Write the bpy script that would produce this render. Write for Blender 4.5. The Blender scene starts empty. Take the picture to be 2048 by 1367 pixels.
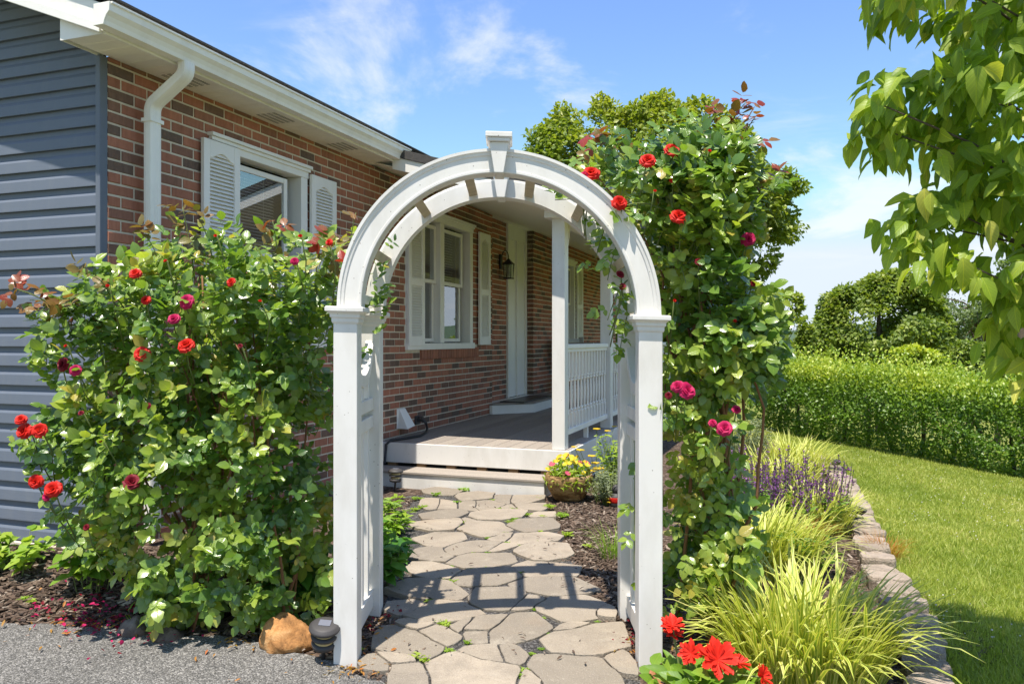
import bpy, math, random
import numpy as np
from mathutils import Vector, Matrix, noise as mnoise

random.seed(11)
rng = np.random.default_rng(11)
sc = bpy.context.scene
COL = sc.collection
R = math.radians

# ------------------------------------------------------------------ camera
F, HZ, CZ = 1580.0, 679.0, 1.375          # focal length in photo pixels, horizon row, eye height
cam = bpy.data.objects.new('camera', bpy.data.cameras.new('camera'))
COL.objects.link(cam)
cam.location = (0, 0, CZ)
cam.rotation_euler = (R(90), 0, 0)
cam.data.sensor_width = 36
cam.data.lens = 36 * F / 2048
cam.data.shift_y = -(683.5 - HZ) / 2048
cam.data.clip_start = 0.05
cam.data.clip_end = 9000
sc.camera = cam

# ------------------------------------------------------------------ sky and sun
SUN = Vector((-0.115, -0.33, 1.0)).normalized()      # towards the sun: high, behind the viewer, a little left
elev = math.asin(SUN.z)
rot = math.atan2(SUN.x, SUN.y)
W = bpy.data.worlds.new('World'); sc.world = W; W.use_nodes = True
nt = W.node_tree; nt.nodes.clear()
def WN(t, **k):
    n = nt.nodes.new(t)
    for a, b in k.items(): setattr(n, a, b)
    return n
wout = WN('ShaderNodeOutputWorld'); bg = WN('ShaderNodeBackground')
sky = WN('ShaderNodeTexSky', sky_type='NISHITA', sun_disc=False, sun_elevation=elev, sun_rotation=rot % (2 * math.pi),
         altitude=300, air_density=0.85, dust_density=0.15, ozone_density=2.0)
tc = WN('ShaderNodeTexCoord'); sep = WN('ShaderNodeSeparateXYZ'); nt.links.new(tc.outputs['Generated'], sep.inputs[0])
def wmath(op, a, b=None):
    m = WN('ShaderNodeMath', operation=op)
    for i, s in enumerate((a, b)):
        if s is None: continue
        if isinstance(s, (int, float)): m.inputs[i].default_value = s
        else: nt.links.new(s, m.inputs[i])
    return m.outputs[0]
zc = wmath('ADD', wmath('MAXIMUM', sep.outputs['Z'], 0.0), 0.16)
comb = WN('ShaderNodeCombineXYZ')
nt.links.new(wmath('DIVIDE', sep.outputs['X'], zc), comb.inputs[0])
nt.links.new(wmath('DIVIDE', sep.outputs['Y'], zc), comb.inputs[1])
def cloud(scale, loc, rotz, lo, hi, detail, dist, rough=0.6):
    mp = WN('ShaderNodeMapping'); nt.links.new(comb.outputs[0], mp.inputs[0])
    mp.inputs['Location'].default_value = loc; mp.inputs['Rotation'].default_value = (0, 0, rotz); mp.inputs['Scale'].default_value = scale
    nz = WN('ShaderNodeTexNoise'); nt.links.new(mp.outputs[0], nz.inputs['Vector'])
    nz.inputs['Scale'].default_value = 1.0; nz.inputs['Detail'].default_value = detail; nz.inputs['Roughness'].default_value = rough
    nz.inputs['Distortion'].default_value = dist
    rp = WN('ShaderNodeMapRange'); rp.interpolation_type = 'SMOOTHSTEP'; nt.links.new(nz.outputs['Fac'], rp.inputs[0])
    rp.inputs[1].default_value = lo; rp.inputs[2].default_value = hi; rp.inputs[3].default_value = 0; rp.inputs[4].default_value = 1
    return rp.outputs[0]
c1 = cloud((0.9, 2.6, 1), (12.1, 7.7, 0), R(14), 0.53, 0.80, 10, 0.6)
c2 = cloud((1.5, 1.1, 1), (9.9, 3.3, 0), 0, 0.52, 0.70, 10, 0.4)
low = WN('ShaderNodeMapRange'); nt.links.new(sep.outputs['Z'], low.inputs[0])
low.inputs[1].default_value = 0.0; low.inputs[2].default_value = 0.22; low.inputs[3].default_value = 0.06; low.inputs[4].default_value = 0.0
cf = wmath('MINIMUM', wmath('ADD', wmath('MULTIPLY', c1, 0.33), wmath('ADD', wmath('MULTIPLY', c2, 0.72), low.outputs[0])), 0.9)
SKY_STRENGTH = 0.15
tintn = WN('ShaderNodeMix', data_type='RGBA', blend_type='MULTIPLY'); tintn.inputs['Factor'].default_value = 1
nt.links.new(sky.outputs[0], tintn.inputs['A']); tintn.inputs['B'].default_value = (0.545, 0.60, 0.715, 1)
mixc = WN('ShaderNodeMix', data_type='RGBA')
cap = WN('ShaderNodeMix', data_type='RGBA', blend_type='DARKEN'); cap.inputs['Factor'].default_value = 1
nt.links.new(tintn.outputs['Result'], cap.inputs['A']); cap.inputs['B'].default_value = (1.9, 2.15, 2.45, 1)
nt.links.new(cf, mixc.inputs['Factor']); nt.links.new(cap.outputs['Result'], mixc.inputs['A'])
mixc.inputs['B'].default_value = (2.4, 2.48, 2.6, 1)
nt.links.new(mixc.outputs['Result'], bg.inputs[0]); bg.inputs[1].default_value = SKY_STRENGTH
nt.links.new(bg.outputs[0], wout.inputs[0])

sl = bpy.data.lights.new('sun', 'SUN'); sl.energy = 2.75; sl.angle = R(0.53); sl.color = (1.0, 0.93, 0.82)
so = bpy.data.objects.new('sun', sl); COL.objects.link(so)
so.rotation_euler = SUN.to_track_quat('Z', 'Y').to_euler(); so.location = SUN * 40

vs = sc.view_settings
vs.view_transform = 'Standard'; vs.look = 'None'; vs.exposure = 1.50; vs.gamma = 1.0; vs.use_curve_mapping = False
sc.cycles.max_bounces = 8; sc.cycles.diffuse_bounces = 4; sc.cycles.glossy_bounces = 3; sc.cycles.transmission_bounces = 5
sc.cycles.transparent_max_bounces = 8; sc.cycles.sample_clamp_indirect = 6.0; sc.cycles.caustics_reflective = False; sc.cycles.caustics_refractive = False

# ------------------------------------------------------------------ measuring helpers
TH = math.atan(566 / 1580); S, C = math.sin(TH), math.cos(TH)
V0 = -3.684                                 # the brick wall's plane in the house frame (u along the wall, v outwards)
def H(u, v, z): return (u * S + v * C, u * C - v * S, z)
def P(px, py, Y): return np.array([(px - 1024) * Y / F, Y, CZ + (HZ - py) * Y / F])
def sm(a, b, x):
    t = np.clip((np.asarray(x, float) - a) / (b - a), 0, 1); return t * t * (3 - 2 * t)
def gz(x, y):
    x = np.asarray(x, float); y = np.asarray(y, float)
    right = sm(1.0, 2.2, x)
    z = 0.018 * np.clip(y - 3.27, 0, 3.3) * (1 - right)
    z = z + sm(-0.45, -0.85, x) * sm(3.05, 3.5, y) * 0.045 * (1 - sm(4.2, 6, y))
    z = z + sm(-0.9, -2.4, x) * sm(3.5, 4.4, y) * 0.10
    z = z - 0.106 * np.clip(x - 2.2, 0, 7)
    z = z - 0.10 * np.clip(y - 15.5, 0, 35) * sm(2, 8, np.hypot(x, y) - 10) - 0.05 * np.clip(np.abs(x) - 9, 0, 40)
    return z
def G(px, py):
    z = 0.0
    for _ in range(12):
        Y = (CZ - z) * F / (py - HZ); X = (px - 1024) * Y / F; z = float(gz(X, Y))
    return np.array([X, Y, z])

# ------------------------------------------------------------------ object helpers
WL = {}
def props(o, label=None, cat=None, group=None, kind=None):
    if label: o['label'] = label
    if cat: o['category'] = cat
    if group: o['group'] = group
    if kind: o['kind'] = kind
    return o
def empty(name, loc, label, cat, group=None):
    o = bpy.data.objects.new(name, None); COL.objects.link(o); o.empty_display_size = 0.1
    o.location = tuple(loc); WL[o.name] = Vector(tuple(loc))
    return props(o, label, cat, group)
def place(name, me, parent=None, loc=(0, 0, 0), rot=None, scale=None):
    o = bpy.data.objects.new(name, me); COL.objects.link(o)
    w = Vector(tuple(loc)); WL[o.name] = w
    if parent is not None:
        o.parent = parent; o.location = w - WL[parent.name]
    else: o.location = w
    if rot is not None: o.rotation_euler = rot
    if scale is not None: o.scale = scale
    return o
def np_mesh(name, V, faces=None, flat=None, tot=None, mat=None, uv=None, tint=None, smooth=False):
    me = bpy.data.meshes.new(name)
    V = np.asarray(V, np.float32)
    if flat is None:
        tot = np.array([len(f) for f in faces], np.int32)
        flat = np.array([i for f in faces for i in f], np.int32)
    flat = np.asarray(flat, np.int32); tot = np.asarray(tot, np.int32)
    me.vertices.add(len(V)); me.vertices.foreach_set('co', V.ravel())
    me.loops.add(len(flat)); me.loops.foreach_set('vertex_index', flat)
    me.polygons.add(len(tot))
    st = np.zeros(len(tot), np.int32); st[1:] = np.cumsum(tot)[:-1]
    me.polygons.foreach_set('loop_start', st); me.polygons.foreach_set('loop_total', tot)
    me.polygons.foreach_set('use_smooth', np.full(len(tot), bool(smooth)))
    if uv is not None:
        l = me.uv_layers.new(name='UVMap'); l.data.foreach_set('uv', np.asarray(uv, np.float32)[flat].ravel())
    if tint is not None:
        a = me.attributes.new('tint', 'FLOAT', 'POINT'); a.data.foreach_set('value', np.asarray(tint, np.float32))
    if mat is not None: me.materials.append(mat)
    me.update(calc_edges=True); me.validate()
    return me
class MB:
    """collects boxes, tubes, lathes and prisms; build() links them as one mesh object"""
    def __init__(s): s.v = []; s.f = []
    def add(s, vs_, fs):
        k = len(s.v); s.v += [tuple(map(float, p)) for p in vs_]; s.f += [tuple(i + k for i in f) for f in fs]; return s
    def box(s, a, b, T=None):
        (x0, y0, z0), (x1, y1, z1) = a, b
        vs_ = [(x0, y0, z0), (x1, y0, z0), (x1, y1, z0), (x0, y1, z0), (x0, y0, z1), (x1, y0, z1), (x1, y1, z1), (x0, y1, z1)]
        if T: vs_ = [T(*p) for p in vs_]
        return s.add(vs_, [(0, 3, 2, 1), (4, 5, 6, 7), (0, 1, 5, 4), (1, 2, 6, 5), (2, 3, 7, 6), (3, 0, 4, 7)])
    def hbox(s, u0, u1, v0, v1, z0, z1): return s.box((u0, v0, z0), (u1, v1, z1), H)
    def prism(s, poly, T0, T1):
        n = len(poly)
        vs_ = [T0(*p) for p in poly] + [T1(*p) for p in poly]
        fs = [tuple(range(n)), tuple(range(2 * n - 1, n - 1, -1))] + [(i, i + n, (i + 1) % n + n, (i + 1) % n) for i in range(n)]
        return s.add(vs_, fs)
    def tube(s, pts, rad, n=8, cap=True):
        pts = [Vector(tuple(p)) for p in pts]; m = len(pts)
        if not hasattr(rad, '__len__'): rad = [rad] * m
        t0 = (pts[1] - pts[0]).normalized(); a = t0.orthogonal().normalized(); vs_ = []; fs = []
        for i in range(m):
            t = (pts[min(i + 1, m - 1)] - pts[max(i - 1, 0)]).normalized()
            a = (a - t * a.dot(t)); a = a.normalized() if a.length > 1e-6 else t.orthogonal().normalized(); b = t.cross(a)
            for k in range(n):
                g = 2 * math.pi * k / n; vs_.append(pts[i] + (a * math.cos(g) + b * math.sin(g)) * rad[i])
        for i in range(m - 1):
            for k in range(n):
                fs.append((i * n + k, i * n + (k + 1) % n, (i + 1) * n + (k + 1) % n, (i + 1) * n + k))
        if cap: fs += [tuple(range(n - 1, -1, -1)), tuple(range((m - 1) * n, m * n))]
        return s.add(vs_, fs)
    def sweep(s, path, sec, axis, closed=True):
        """section (a, b): a along the fixed axis, b along axis x tangent"""
        path = [Vector(tuple(p)) for p in path]; ax = Vector(tuple(axis)).normalized(); m = len(path); n = len(sec); vs_ = []; fs = []
        for i in range(m):
            if 0 < i < m - 1:
                t1 = (path[i] - path[i - 1]).normalized(); t2 = (path[i + 1] - path[i]).normalized(); t = (t1 + t2).normalized(); k = 1 / max(0.5, t.dot(t1))
            else:
                t = (path[min(i + 1, m - 1)] - path[max(i - 1, 0)]).normalized(); k = 1
            b = ax.cross(t).normalized()
            for (p, q) in sec: vs_.append(path[i] + ax * p + b * (q * k))
        for i in range(m - 1):
            for j in range(n):
                fs.append((i * n + j, i * n + (j + 1) % n, (i + 1) * n + (j + 1) % n, (i + 1) * n + j))
        fs += [tuple(range(n - 1, -1, -1)), tuple(range((m - 1) * n, m * n))]
        return s.add(vs_, fs)
    def lathe(s, prof, c=(0, 0, 0), n=20, M=None):
        vs_ = []; fs = []
        for (r, z) in prof:
            for k in range(n):
                g = 2 * math.pi * k / n; p = Vector((r * math.cos(g), r * math.sin(g), z))
                if M is not None: p = M @ p
                vs_.append((p[0] + c[0], p[1] + c[1], p[2] + c[2]))
        for i in range(len(prof) - 1):
            for k in range(n): fs.append((i * n + k, i * n + (k + 1) % n, (i + 1) * n + (k + 1) % n, (i + 1) * n + k))
        fs += [tuple(range(n - 1, -1, -1)), tuple(range((len(prof) - 1) * n, len(prof) * n))]
        return s.add(vs_, fs)
    def build(s, name, mat, parent=None, smooth=False, bevel=0, seg=2, post=None):
        V = np.array(s.v, float)
        if post is not None: V = post(V)
        c = np.array([(V[:, 0].min() + V[:, 0].max()) / 2, (V[:, 1].min() + V[:, 1].max()) / 2, V[:, 2].min()])
        me = np_mesh(name, V - c, faces=s.f, mat=mat, smooth=smooth)
        o = place(name, me, parent, c)
        if bevel:
            b = o.modifiers.new('bevel', 'BEVEL'); b.width = bevel; b.segments = seg; b.limit_method = 'ANGLE'; b.angle_limit = R(40)
        if smooth and bevel == 0 and False: pass
        return o

# ------------------------------------------------------------------ materials
MATS = {}
class MT:
    def __init__(s, name):
        s.m = bpy.data.materials.new(name); s.m.use_nodes = True; s.t = s.m.node_tree; s.t.nodes.clear()
        s.out = s.n('ShaderNodeOutputMaterial'); s.b = s.n('ShaderNodeBsdfPrincipled'); s.l(s.b.outputs[0], s.out.inputs[0])
    def n(s, t, **k):
        x = s.t.nodes.new(t)
        for a, b in k.items(): setattr(x, a, b)
        return x
    def l(s, a, b): s.t.links.new(a, b)
    def pos(s, scale=(1, 1, 1), obj=False):
        if obj: src = s.n('ShaderNodeTexCoord').outputs['Object']
        else: src = s.n('ShaderNodeNewGeometry').outputs['Position']
        mp = s.n('ShaderNodeMapping'); mp.inputs['Scale'].default_value = scale; s.l(src, mp.inputs[0]); return mp.outputs[0]
    def noise(s, vec, scale, detail=4, rough=0.55, dist=0):
        x = s.n('ShaderNodeTexNoise'); s.l(vec, x.inputs['Vector']); x.inputs['Scale'].default_value = scale
        x.inputs['Detail'].default_value = detail; x.inputs['Roughness'].default_value = rough; x.inputs['Distortion'].default_value = dist
        return x.outputs['Fac']
    def vor(s, vec, scale, out='Color', feature='F1'):
        x = s.n('ShaderNodeTexVoronoi', feature=feature); s.l(vec, x.inputs['Vector']); x.inputs['Scale'].default_value = scale; return x.outputs[out]
    def ramp(s, fac, stops, interp='LINEAR'):
        x = s.n('ShaderNodeValToRGB'); e = x.color_ramp.elements; x.color_ramp.interpolation = interp
        while len(e) < len(stops): e.new(0.5)
        for el, (p, c) in zip(e, stops):
            el.position = p; el.color = (*c, 1) if len(c) == 3 else c
        if fac is not None: s.l(fac, x.inputs[0])
        return x.outputs[0]
    def mix(s, fac, a, b, mode='MIX'):
        x = s.n('ShaderNodeMix', data_type='RGBA', blend_type=mode)
        for sock, v in ((x.inputs['Factor'], fac), (x.inputs['A'], a), (x.inputs['B'], b)):
            if isinstance(v, (int, float)): sock.default_value = v
            elif isinstance(v, tuple): sock.default_value = (*v, 1) if len(v) == 3 else v
            else: s.l(v, sock)
        return x.outputs['Result']
    def math(s, op, a, b=0.0):
        x = s.n('ShaderNodeMath', operation=op)
        for i, v in enumerate((a, b)):
            if isinstance(v, (int, float)): x.inputs[i].default_value = v
            else: s.l(v, x.inputs[i])
        return x.outputs[0]
    def rng(s, fac, a, b, c, d, smooth=False):
        x = s.n('ShaderNodeMapRange'); s.l(fac, x.inputs[0])
        if smooth: x.interpolation_type = 'SMOOTHSTEP'
        for i, v in enumerate((a, b, c, d)): x.inputs[i + 1].default_value = v
        return x.outputs[0]
    def col(s, c):
        if isinstance(c, tuple): s.b.inputs['Base Color'].default_value = (*c, 1)
        else: s.l(c, s.b.inputs['Base Color'])
        return s
    def rough(s, r, spec=0.5):
        if isinstance(r, (int, float)): s.b.inputs['Roughness'].default_value = r
        else: s.l(r, s.b.inputs['Roughness'])
        s.b.inputs['Specular IOR Level'].default_value = spec; return s
    def bump(s, h, strength=0.3, dist=0.01):
        x = s.n('ShaderNodeBump'); x.inputs['Strength'].default_value = strength; x.inputs['Distance'].default_value = dist
        s.l(h, x.inputs['Height']); s.l(x.outputs[0], s.b.inputs['Normal']); return s
    def tint(s, single):
        if single:
            o = s.n('ShaderNodeObjectInfo'); p = s.n('ShaderNodeSeparateColor'); s.l(o.outputs['Color'], p.inputs[0]); return p.outputs[0]
        a = s.n('ShaderNodeAttribute', attribute_name='tint'); return a.outputs['Fac']

def m_plain(name, c, rough=0.5, var=0.12, scale=6, bump=0.0, spec=0.5, metal=0):
    t = MT(name); p = t.pos(); nz = t.noise(p, scale, 5)
    t.col(t.mix(nz, tuple(x * (1 - var) for x in c), tuple(min(1, x * (1 + var)) for x in c))).rough(rough, spec)
    t.b.inputs['Metallic'].default_value = metal
    if bump: t.bump(t.noise(p, scale * 12, 3), bump, 0.004)
    return t.m
def m_white(name, base=(0.75, 0.73, 0.695), grime=0.7, speck=True):
    t = MT(name); p = t.pos()
    g = t.rng(t.noise(t.pos((3, 3, 1)), 2.2, 6, 0.65), 0.45, 0.85, 0, grime)
    c = t.mix(g, base, (0.54, 0.51, 0.45))
    c = t.mix(t.rng(t.noise(p, 9, 3), 0.3, 0.7, 0, 0.10), c, (0.62, 0.615, 0.60))
    if speck:
        d = t.vor(p, 30, 'Distance'); k = t.noise(p, 3.1, 2)
        c = t.mix(t.math('MULTIPLY', t.rng(d, 0.05, 0.09, 0.85, 0), t.rng(k, 0.38, 0.52, 0, 1)), c, (0.16, 0.13, 0.10))
    t.col(c).rough(0.42, 0.4).bump(t.noise(p, 60, 3), 0.05, 0.002); return t.m
def m_brick(single):
    t = MT('brick_single' if single else 'brick_rest'); tn = t.tint(single); p = t.pos()
    c = t.ramp(tn, [(0.0, (0.46, 0.195, 0.125)), (0.22, (0.41, 0.170, 0.108)), (0.42, (0.36, 0.160, 0.108)), (0.58, (0.28, 0.142, 0.100)), (0.75, (0.21, 0.125, 0.092)), (0.92, (0.16, 0.115, 0.092))])
    n1 = t.noise(t.pos((14, 14, 3)), 2.4, 6, 0.7)
    c = t.mix(t.rng(n1, 0.35, 0.72, 0, 0.55), c, t.mix(1.0, c, (0.45, 0.42, 0.40), 'MULTIPLY'))
    c = t.mix(t.rng(t.noise(p, 55, 3, 0.7), 0.5, 0.8, 0, 0.35), c, (0.36, 0.17, 0.10))
    c = t.mix(t.rng(t.noise(p, 1.3, 4, 0.6), 0.62, 0.85, 0, 0.25), c, (0.42, 0.36, 0.30))
    t.col(c).rough(0.9, 0.2).bump(t.math('ADD', t.noise(p, 90, 4, 0.7), t.math('MULTIPLY', n1, 0.6)), 0.5, 0.004); return t.m
def m_leaf(name, stops, single, rough=0.36, trans=0.28, rib=0.35, tcol=None, gloss=0.5, stripe=None):
    t = MT(name + ('_single' if single else '_rest')); tn = t.tint(single)
    c = t.ramp(tn, stops)
    uvn = t.n('ShaderNodeUVMap'); sx = t.n('ShaderNodeSeparateXYZ'); t.l(uvn.outputs[0], sx.inputs[0])
    ac = t.math('ABSOLUTE', t.math('SUBTRACT', sx.outputs[0], 0.5))
    if stripe:
        w = t.n('ShaderNodeTexNoise'); mp = t.n('ShaderNodeMapping'); mp.inputs['Scale'].default_value = (7, 0.4, 1); t.l(uvn.outputs[0], mp.inputs[0])
        t.l(t.math('ADD', sx.outputs[0], t.math('MULTIPLY', tn, 37.0)), w.inputs['W']) if False else None
        c2 = t.ramp(tn, stripe)
        k = t.rng(ac, 0.20, 0.30, 1, 0, True)
        c = t.mix(k, c, c2)
    elif rib:
        k = t.rng(ac, 0.0, 0.045, rib, 0)
        vein = t.math('SINE', t.math('ADD', t.math('MULTIPLY', sx.outputs[1], 46.0), t.math('MULTIPLY', ac, -34.0)))
        k2 = t.rng(vein, 0.8, 1.0, 0, rib * 0.4)
        c = t.mix(t.math('MAXIMUM', k, k2), c, t.mix(1.0, c, (1.7, 1.5, 1.3), 'MULTIPLY'))
        bp = t.n('ShaderNodeBump'); bp.inputs['Strength'].default_value = 0.5; bp.inputs['Distance'].default_value = 0.003
        t.l(t.math('MULTIPLY', t.math('MAXIMUM', k, k2), -1.0), bp.inputs['Height']); t.l(bp.outputs[0], t.b.inputs['Normal'])
    p = t.pos(); c = t.mix(t.rng(t.noise(p, 30, 3), 0.3, 0.75, 0, 0.3), c, t.mix(1.0, c, (0.6, 0.62, 0.5), 'MULTIPLY'))
    t.col(c).rough(rough, gloss)
    tr = t.n('ShaderNodeBsdfTranslucent'); t.l(t.mix(1.0, c, tcol or (1.9, 2.0, 0.75), 'MULTIPLY'), tr.inputs[0])
    ms = t.n('ShaderNodeMixShader'); ms.inputs[0].default_value = trans
    t.l(t.b.outputs[0], ms.inputs[1]); t.l(tr.outputs[0], ms.inputs[2]); t.l(ms.outputs[0], t.out.inputs[0]); return t.m
def m_petal(name, a, b):
    t = MT(name); p = t.pos()
    t.col(t.mix(t.noise(p, 45, 3), a, b)).rough(0.55, 0.25)
    tr = t.n('ShaderNodeBsdfTranslucent'); tr.inputs[0].default_value = (*[min(1, x * 1.25) for x in b], 1)
    ms = t.n('ShaderNodeMixShader'); ms.inputs[0].default_value = 0.3
    t.l(t.b.outputs[0], ms.inputs[1]); t.l(tr.outputs[0], ms.inputs[2]); t.l(ms.outputs[0], t.out.inputs[0]); return t.m

white = m_white('white_vinyl'); white_trim = m_white('white_painted_trim', (0.82, 0.795, 0.75), 0.25, False)
white_soffit = m_white('soffit_white', (0.88, 0.84, 0.73), 0.3, False)
gutter_m = m_white('gutter_white', (0.86, 0.835, 0.765), 0.45, False)
brick_s, brick_r = m_brick(True), m_brick(False)
mortar = m_plain('mortar', (0.62, 0.55, 0.44), 0.95, 0.25, 20, 0.6, 0.1)
def m_siding():
    t = MT('blue_grey_siding'); p = t.pos(); c = t.mix(t.noise(p, 2.2, 5), (0.108, 0.130, 0.172), (0.135, 0.158, 0.198))
    c = t.mix(t.rng(t.noise(t.pos((9, 9, 0.8)), 2.0, 6, 0.65), 0.5, 0.75, 0, 0.3), c, (0.18, 0.19, 0.20)); c = t.mix(t.rng(t.noise(t.pos((3, 3, 40)), 3.0, 4), 0.4, 0.7, 0, 0.2), c, (0.11, 0.125, 0.155))
    t.col(c).rough(0.55, 0.4).bump(t.noise(t.pos((2, 2, 60)), 4, 4), 0.12, 0.003); return t.m
siding_m = m_siding()
shingle = m_plain('asphalt_shingle', (0.07, 0.065, 0.06), 0.95, 0.4, 25, 0.8)
slatwood = m_plain('weathered_slat', (0.50, 0.42, 0.30), 0.8, 0.35, 14, 0.4)
black = m_plain('black_metal', (0.02, 0.02, 0.022), 0.4, 0.2)
charcoal = m_plain('dark_grey_plastic', (0.05, 0.046, 0.046), 0.62, 0.2, 12, 0.1)
dark = m_plain('dark_interior', (0.022, 0.023, 0.026), 0.9, 0.3)  # near-black colour stands in for shade inside the rooms and below the deck
blindm = m_plain('pale_blind', (0.62, 0.62, 0.60), 0.6, 0.08)
curtain = m_plain('dim_curtain', (0.13, 0.125, 0.115), 0.9, 0.25, 5)
wood_brown = m_plain('brown_joist', (0.22, 0.13, 0.06), 0.9, 0.4, 20, 0.4)
amber = m_plain('ribbed_lens', (0.55, 0.45, 0.22), 0.35, 0.1)
def m_deck():
    t = MT('composite_decking'); p = t.pos(); inf = t.n('ShaderNodeObjectInfo').outputs['Random']
    c = t.mix(inf, (0.27, 0.235, 0.205), (0.36, 0.315, 0.27))
    c = t.mix(t.rng(t.noise(t.pos((40, 3, 40)), 3, 5), 0.4, 0.7, 0, 0.35), c, (0.20, 0.175, 0.15))
    t.col(c).rough(0.75, 0.3).bump(t.noise(t.pos((60, 6, 60)), 4, 4), 0.25, 0.003); return t.m
deckm = m_deck()
def m_glass():
    t = MT('window_glass'); t.t.nodes.remove(t.b)
    tr = t.n('ShaderNodeBsdfTransparent'); tr.inputs[0].default_value = (0.85, 0.87, 0.87, 1)
    gl = t.n('ShaderNodeBsdfGlossy'); gl.inputs['Roughness'].default_value = 0.0; gl.inputs['Color'].default_value = (0.9, 0.93, 0.95, 1)
    fr = t.n('ShaderNodeFresnel'); fr.inputs[0].default_value = 1.38
    bp = t.n('ShaderNodeBump'); bp.inputs['Strength'].default_value = 0.01; bp.inputs['Distance'].default_value = 0.01; t.l(t.noise(t.pos(), 1.4, 2), bp.inputs['Height'])
    t.l(bp.outputs[0], gl.inputs['Normal'])
    ms = t.n('ShaderNodeMixShader'); t.l(t.math('MULTIPLY', fr.outputs[0], 0.36), ms.inputs[0]); t.l(tr.outputs[0], ms.inputs[1]); t.l(gl.outputs[0], ms.inputs[2]); t.l(ms.outputs[0], t.out.inputs[0]); return t.m
glass = m_glass()
def m_stone():
    t = MT('flagstone'); p = t.pos(); inf = t.n('ShaderNodeObjectInfo').outputs['Random']
    c = t.mix(inf, (0.245, 0.212, 0.170), (0.385, 0.325, 0.255))
    c = t.mix(t.rng(t.noise(p, 3.2, 7, 0.7, 0.6), 0.42, 0.68, 0, 0.75), c, (0.215, 0.185, 0.15)); c = t.mix(t.rng(t.noise(p, 9, 5, 0.7), 0.56, 0.72, 0, 0.5), c, (0.42, 0.37, 0.30)); c = t.mix(t.rng(t.noise(p, 1.7, 4, 0.6), 0.58, 0.75, 0, 0.35), c, (0.30, 0.20, 0.12))
    c = t.mix(t.rng(t.vor(p, 150, 'Distance'), 0.1, 0.28, 0.55, 0), c, (0.55, 0.49, 0.40))
    c = t.mix(t.rng(t.noise(p, 170, 2), 0.56, 0.7, 0, 0.55), c, (0.17, 0.14, 0.11))
    t.col(c).rough(0.92, 0.15).bump(t.math('ADD', t.noise(p, 120, 3), t.math('MULTIPLY', t.noise(p, 14, 4), 1.5)), 0.8, 0.007); return t.m
flag = m_stone()
def m_ground(name, stops, scale, bump, dist=0.01, fine=True):
    t = MT(name); p = t.pos(); v = t.vor(p, scale, 'Color'); s_ = t.n('ShaderNodeSeparateColor'); t.l(v, s_.inputs[0])
    c = t.ramp(s_.outputs[0], stops)
    c = t.mix(t.rng(t.noise(p, 2.5, 5), 0.35, 0.7, 0, 0.35), c, t.mix(1.0, c, (0.55, 0.55, 0.55), 'MULTIPLY'))
    d = t.vor(p, scale, 'Distance')
    t.col(c).rough(0.93, 0.2).bump(t.math('SUBTRACT', t.noise(p, scale * 1.7, 3), d), bump, dist); return t.m
mulch_m = m_ground('bark_mulch', [(0, (0.042, 0.028, 0.021)), (0.5, (0.105, 0.070, 0.050)), (0.9, (0.19, 0.138, 0.105)), (1, (0.30, 0.24, 0.19))], 55, 1.0, 0.015)
asphalt_m = m_ground('worn_asphalt', [(0, (0.09, 0.088, 0.084)), (0.4, (0.16, 0.153, 0.143)), (0.75, (0.24, 0.23, 0.214)), (1, (0.42, 0.40, 0.375))], 190, 0.8, 0.008)
gravel_m = m_ground('dark_gravel', [(0, (0.035, 0.033, 0.032)), (0.6, (0.085, 0.08, 0.078)), (1, (0.22, 0.21, 0.20))], 130, 0.9, 0.008)
def m_lawn():
    t = MT('lawn_soil'); p = t.pos(); c = t.mix(t.noise(p, 1.2, 6, 0.6), (0.16, 0.19, 0.035), (0.24, 0.24, 0.06))
    c = t.mix(t.rng(t.noise(p, 40, 4), 0.4, 0.7, 0, 0.5), c, (0.05, 0.07, 0.015))
    t.col(c).rough(0.95, 0.1).bump(t.noise(p, 70, 4), 0.8, 0.02); return t.m
lawn_m = m_lawn()
far_m = m_plain('far_woodland', (0.05, 0.085, 0.035), 1.0, 0.5, 0.05)
bark = m_plain('bark', (0.11, 0.085, 0.06), 0.95, 0.4, 20, 0.9)
cane_m = m_plain('rose_cane', (0.24, 0.115, 0.05), 0.8, 0.45, 25, 0.5)
green_cane = m_plain('green_stem', (0.13, 0.17, 0.045), 0.6, 0.3, 20)
def LM(name, stops, **k): return (m_leaf(name, stops, True, **k), m_leaf(name, stops, False, **k))
rose_leaf = LM('rose_leaf', [(0, (0.062, 0.135, 0.032)), (0.35, (0.13, 0.235, 0.042)), (0.7, (0.245, 0.345, 0.054)), (0.93, (0.34, 0.40, 0.07)), (1, (0.40, 0.34, 0.07))], rough=0.23, trans=0.32, gloss=0.75)
young_leaf = LM('young_rose_leaf', [(0, (0.14, 0.16, 0.035)), (0.45, (0.22, 0.13, 0.03)), (0.75, (0.24, 0.065, 0.025)), (1, (0.30, 0.035, 0.02))], rough=0.3, trans=0.3, tcol=(1.7, 1.3, 0.7))
dog_leaf = LM('dogwood_leaf', [(0, (0.13, 0.225, 0.021)), (0.5, (0.25, 0.36, 0.033)), (0.85, (0.37, 0.44, 0.05)), (1, (0.47, 0.47, 0.08))], rough=0.45, trans=0.40, gloss=0.42, rib=0.9)
bright_leaf = LM('bright_herb_leaf', [(0, (0.11, 0.22, 0.022)), (0.5, (0.19, 0.33, 0.032)), (1, (0.33, 0.43, 0.05))], rough=0.45, trans=0.34)
deep_leaf = LM('peony_leaf', [(0, (0.05, 0.16, 0.02)), (0.5, (0.09, 0.24, 0.028)), (1, (0.17, 0.31, 0.04))], rough=0.4, trans=0.25)
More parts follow.
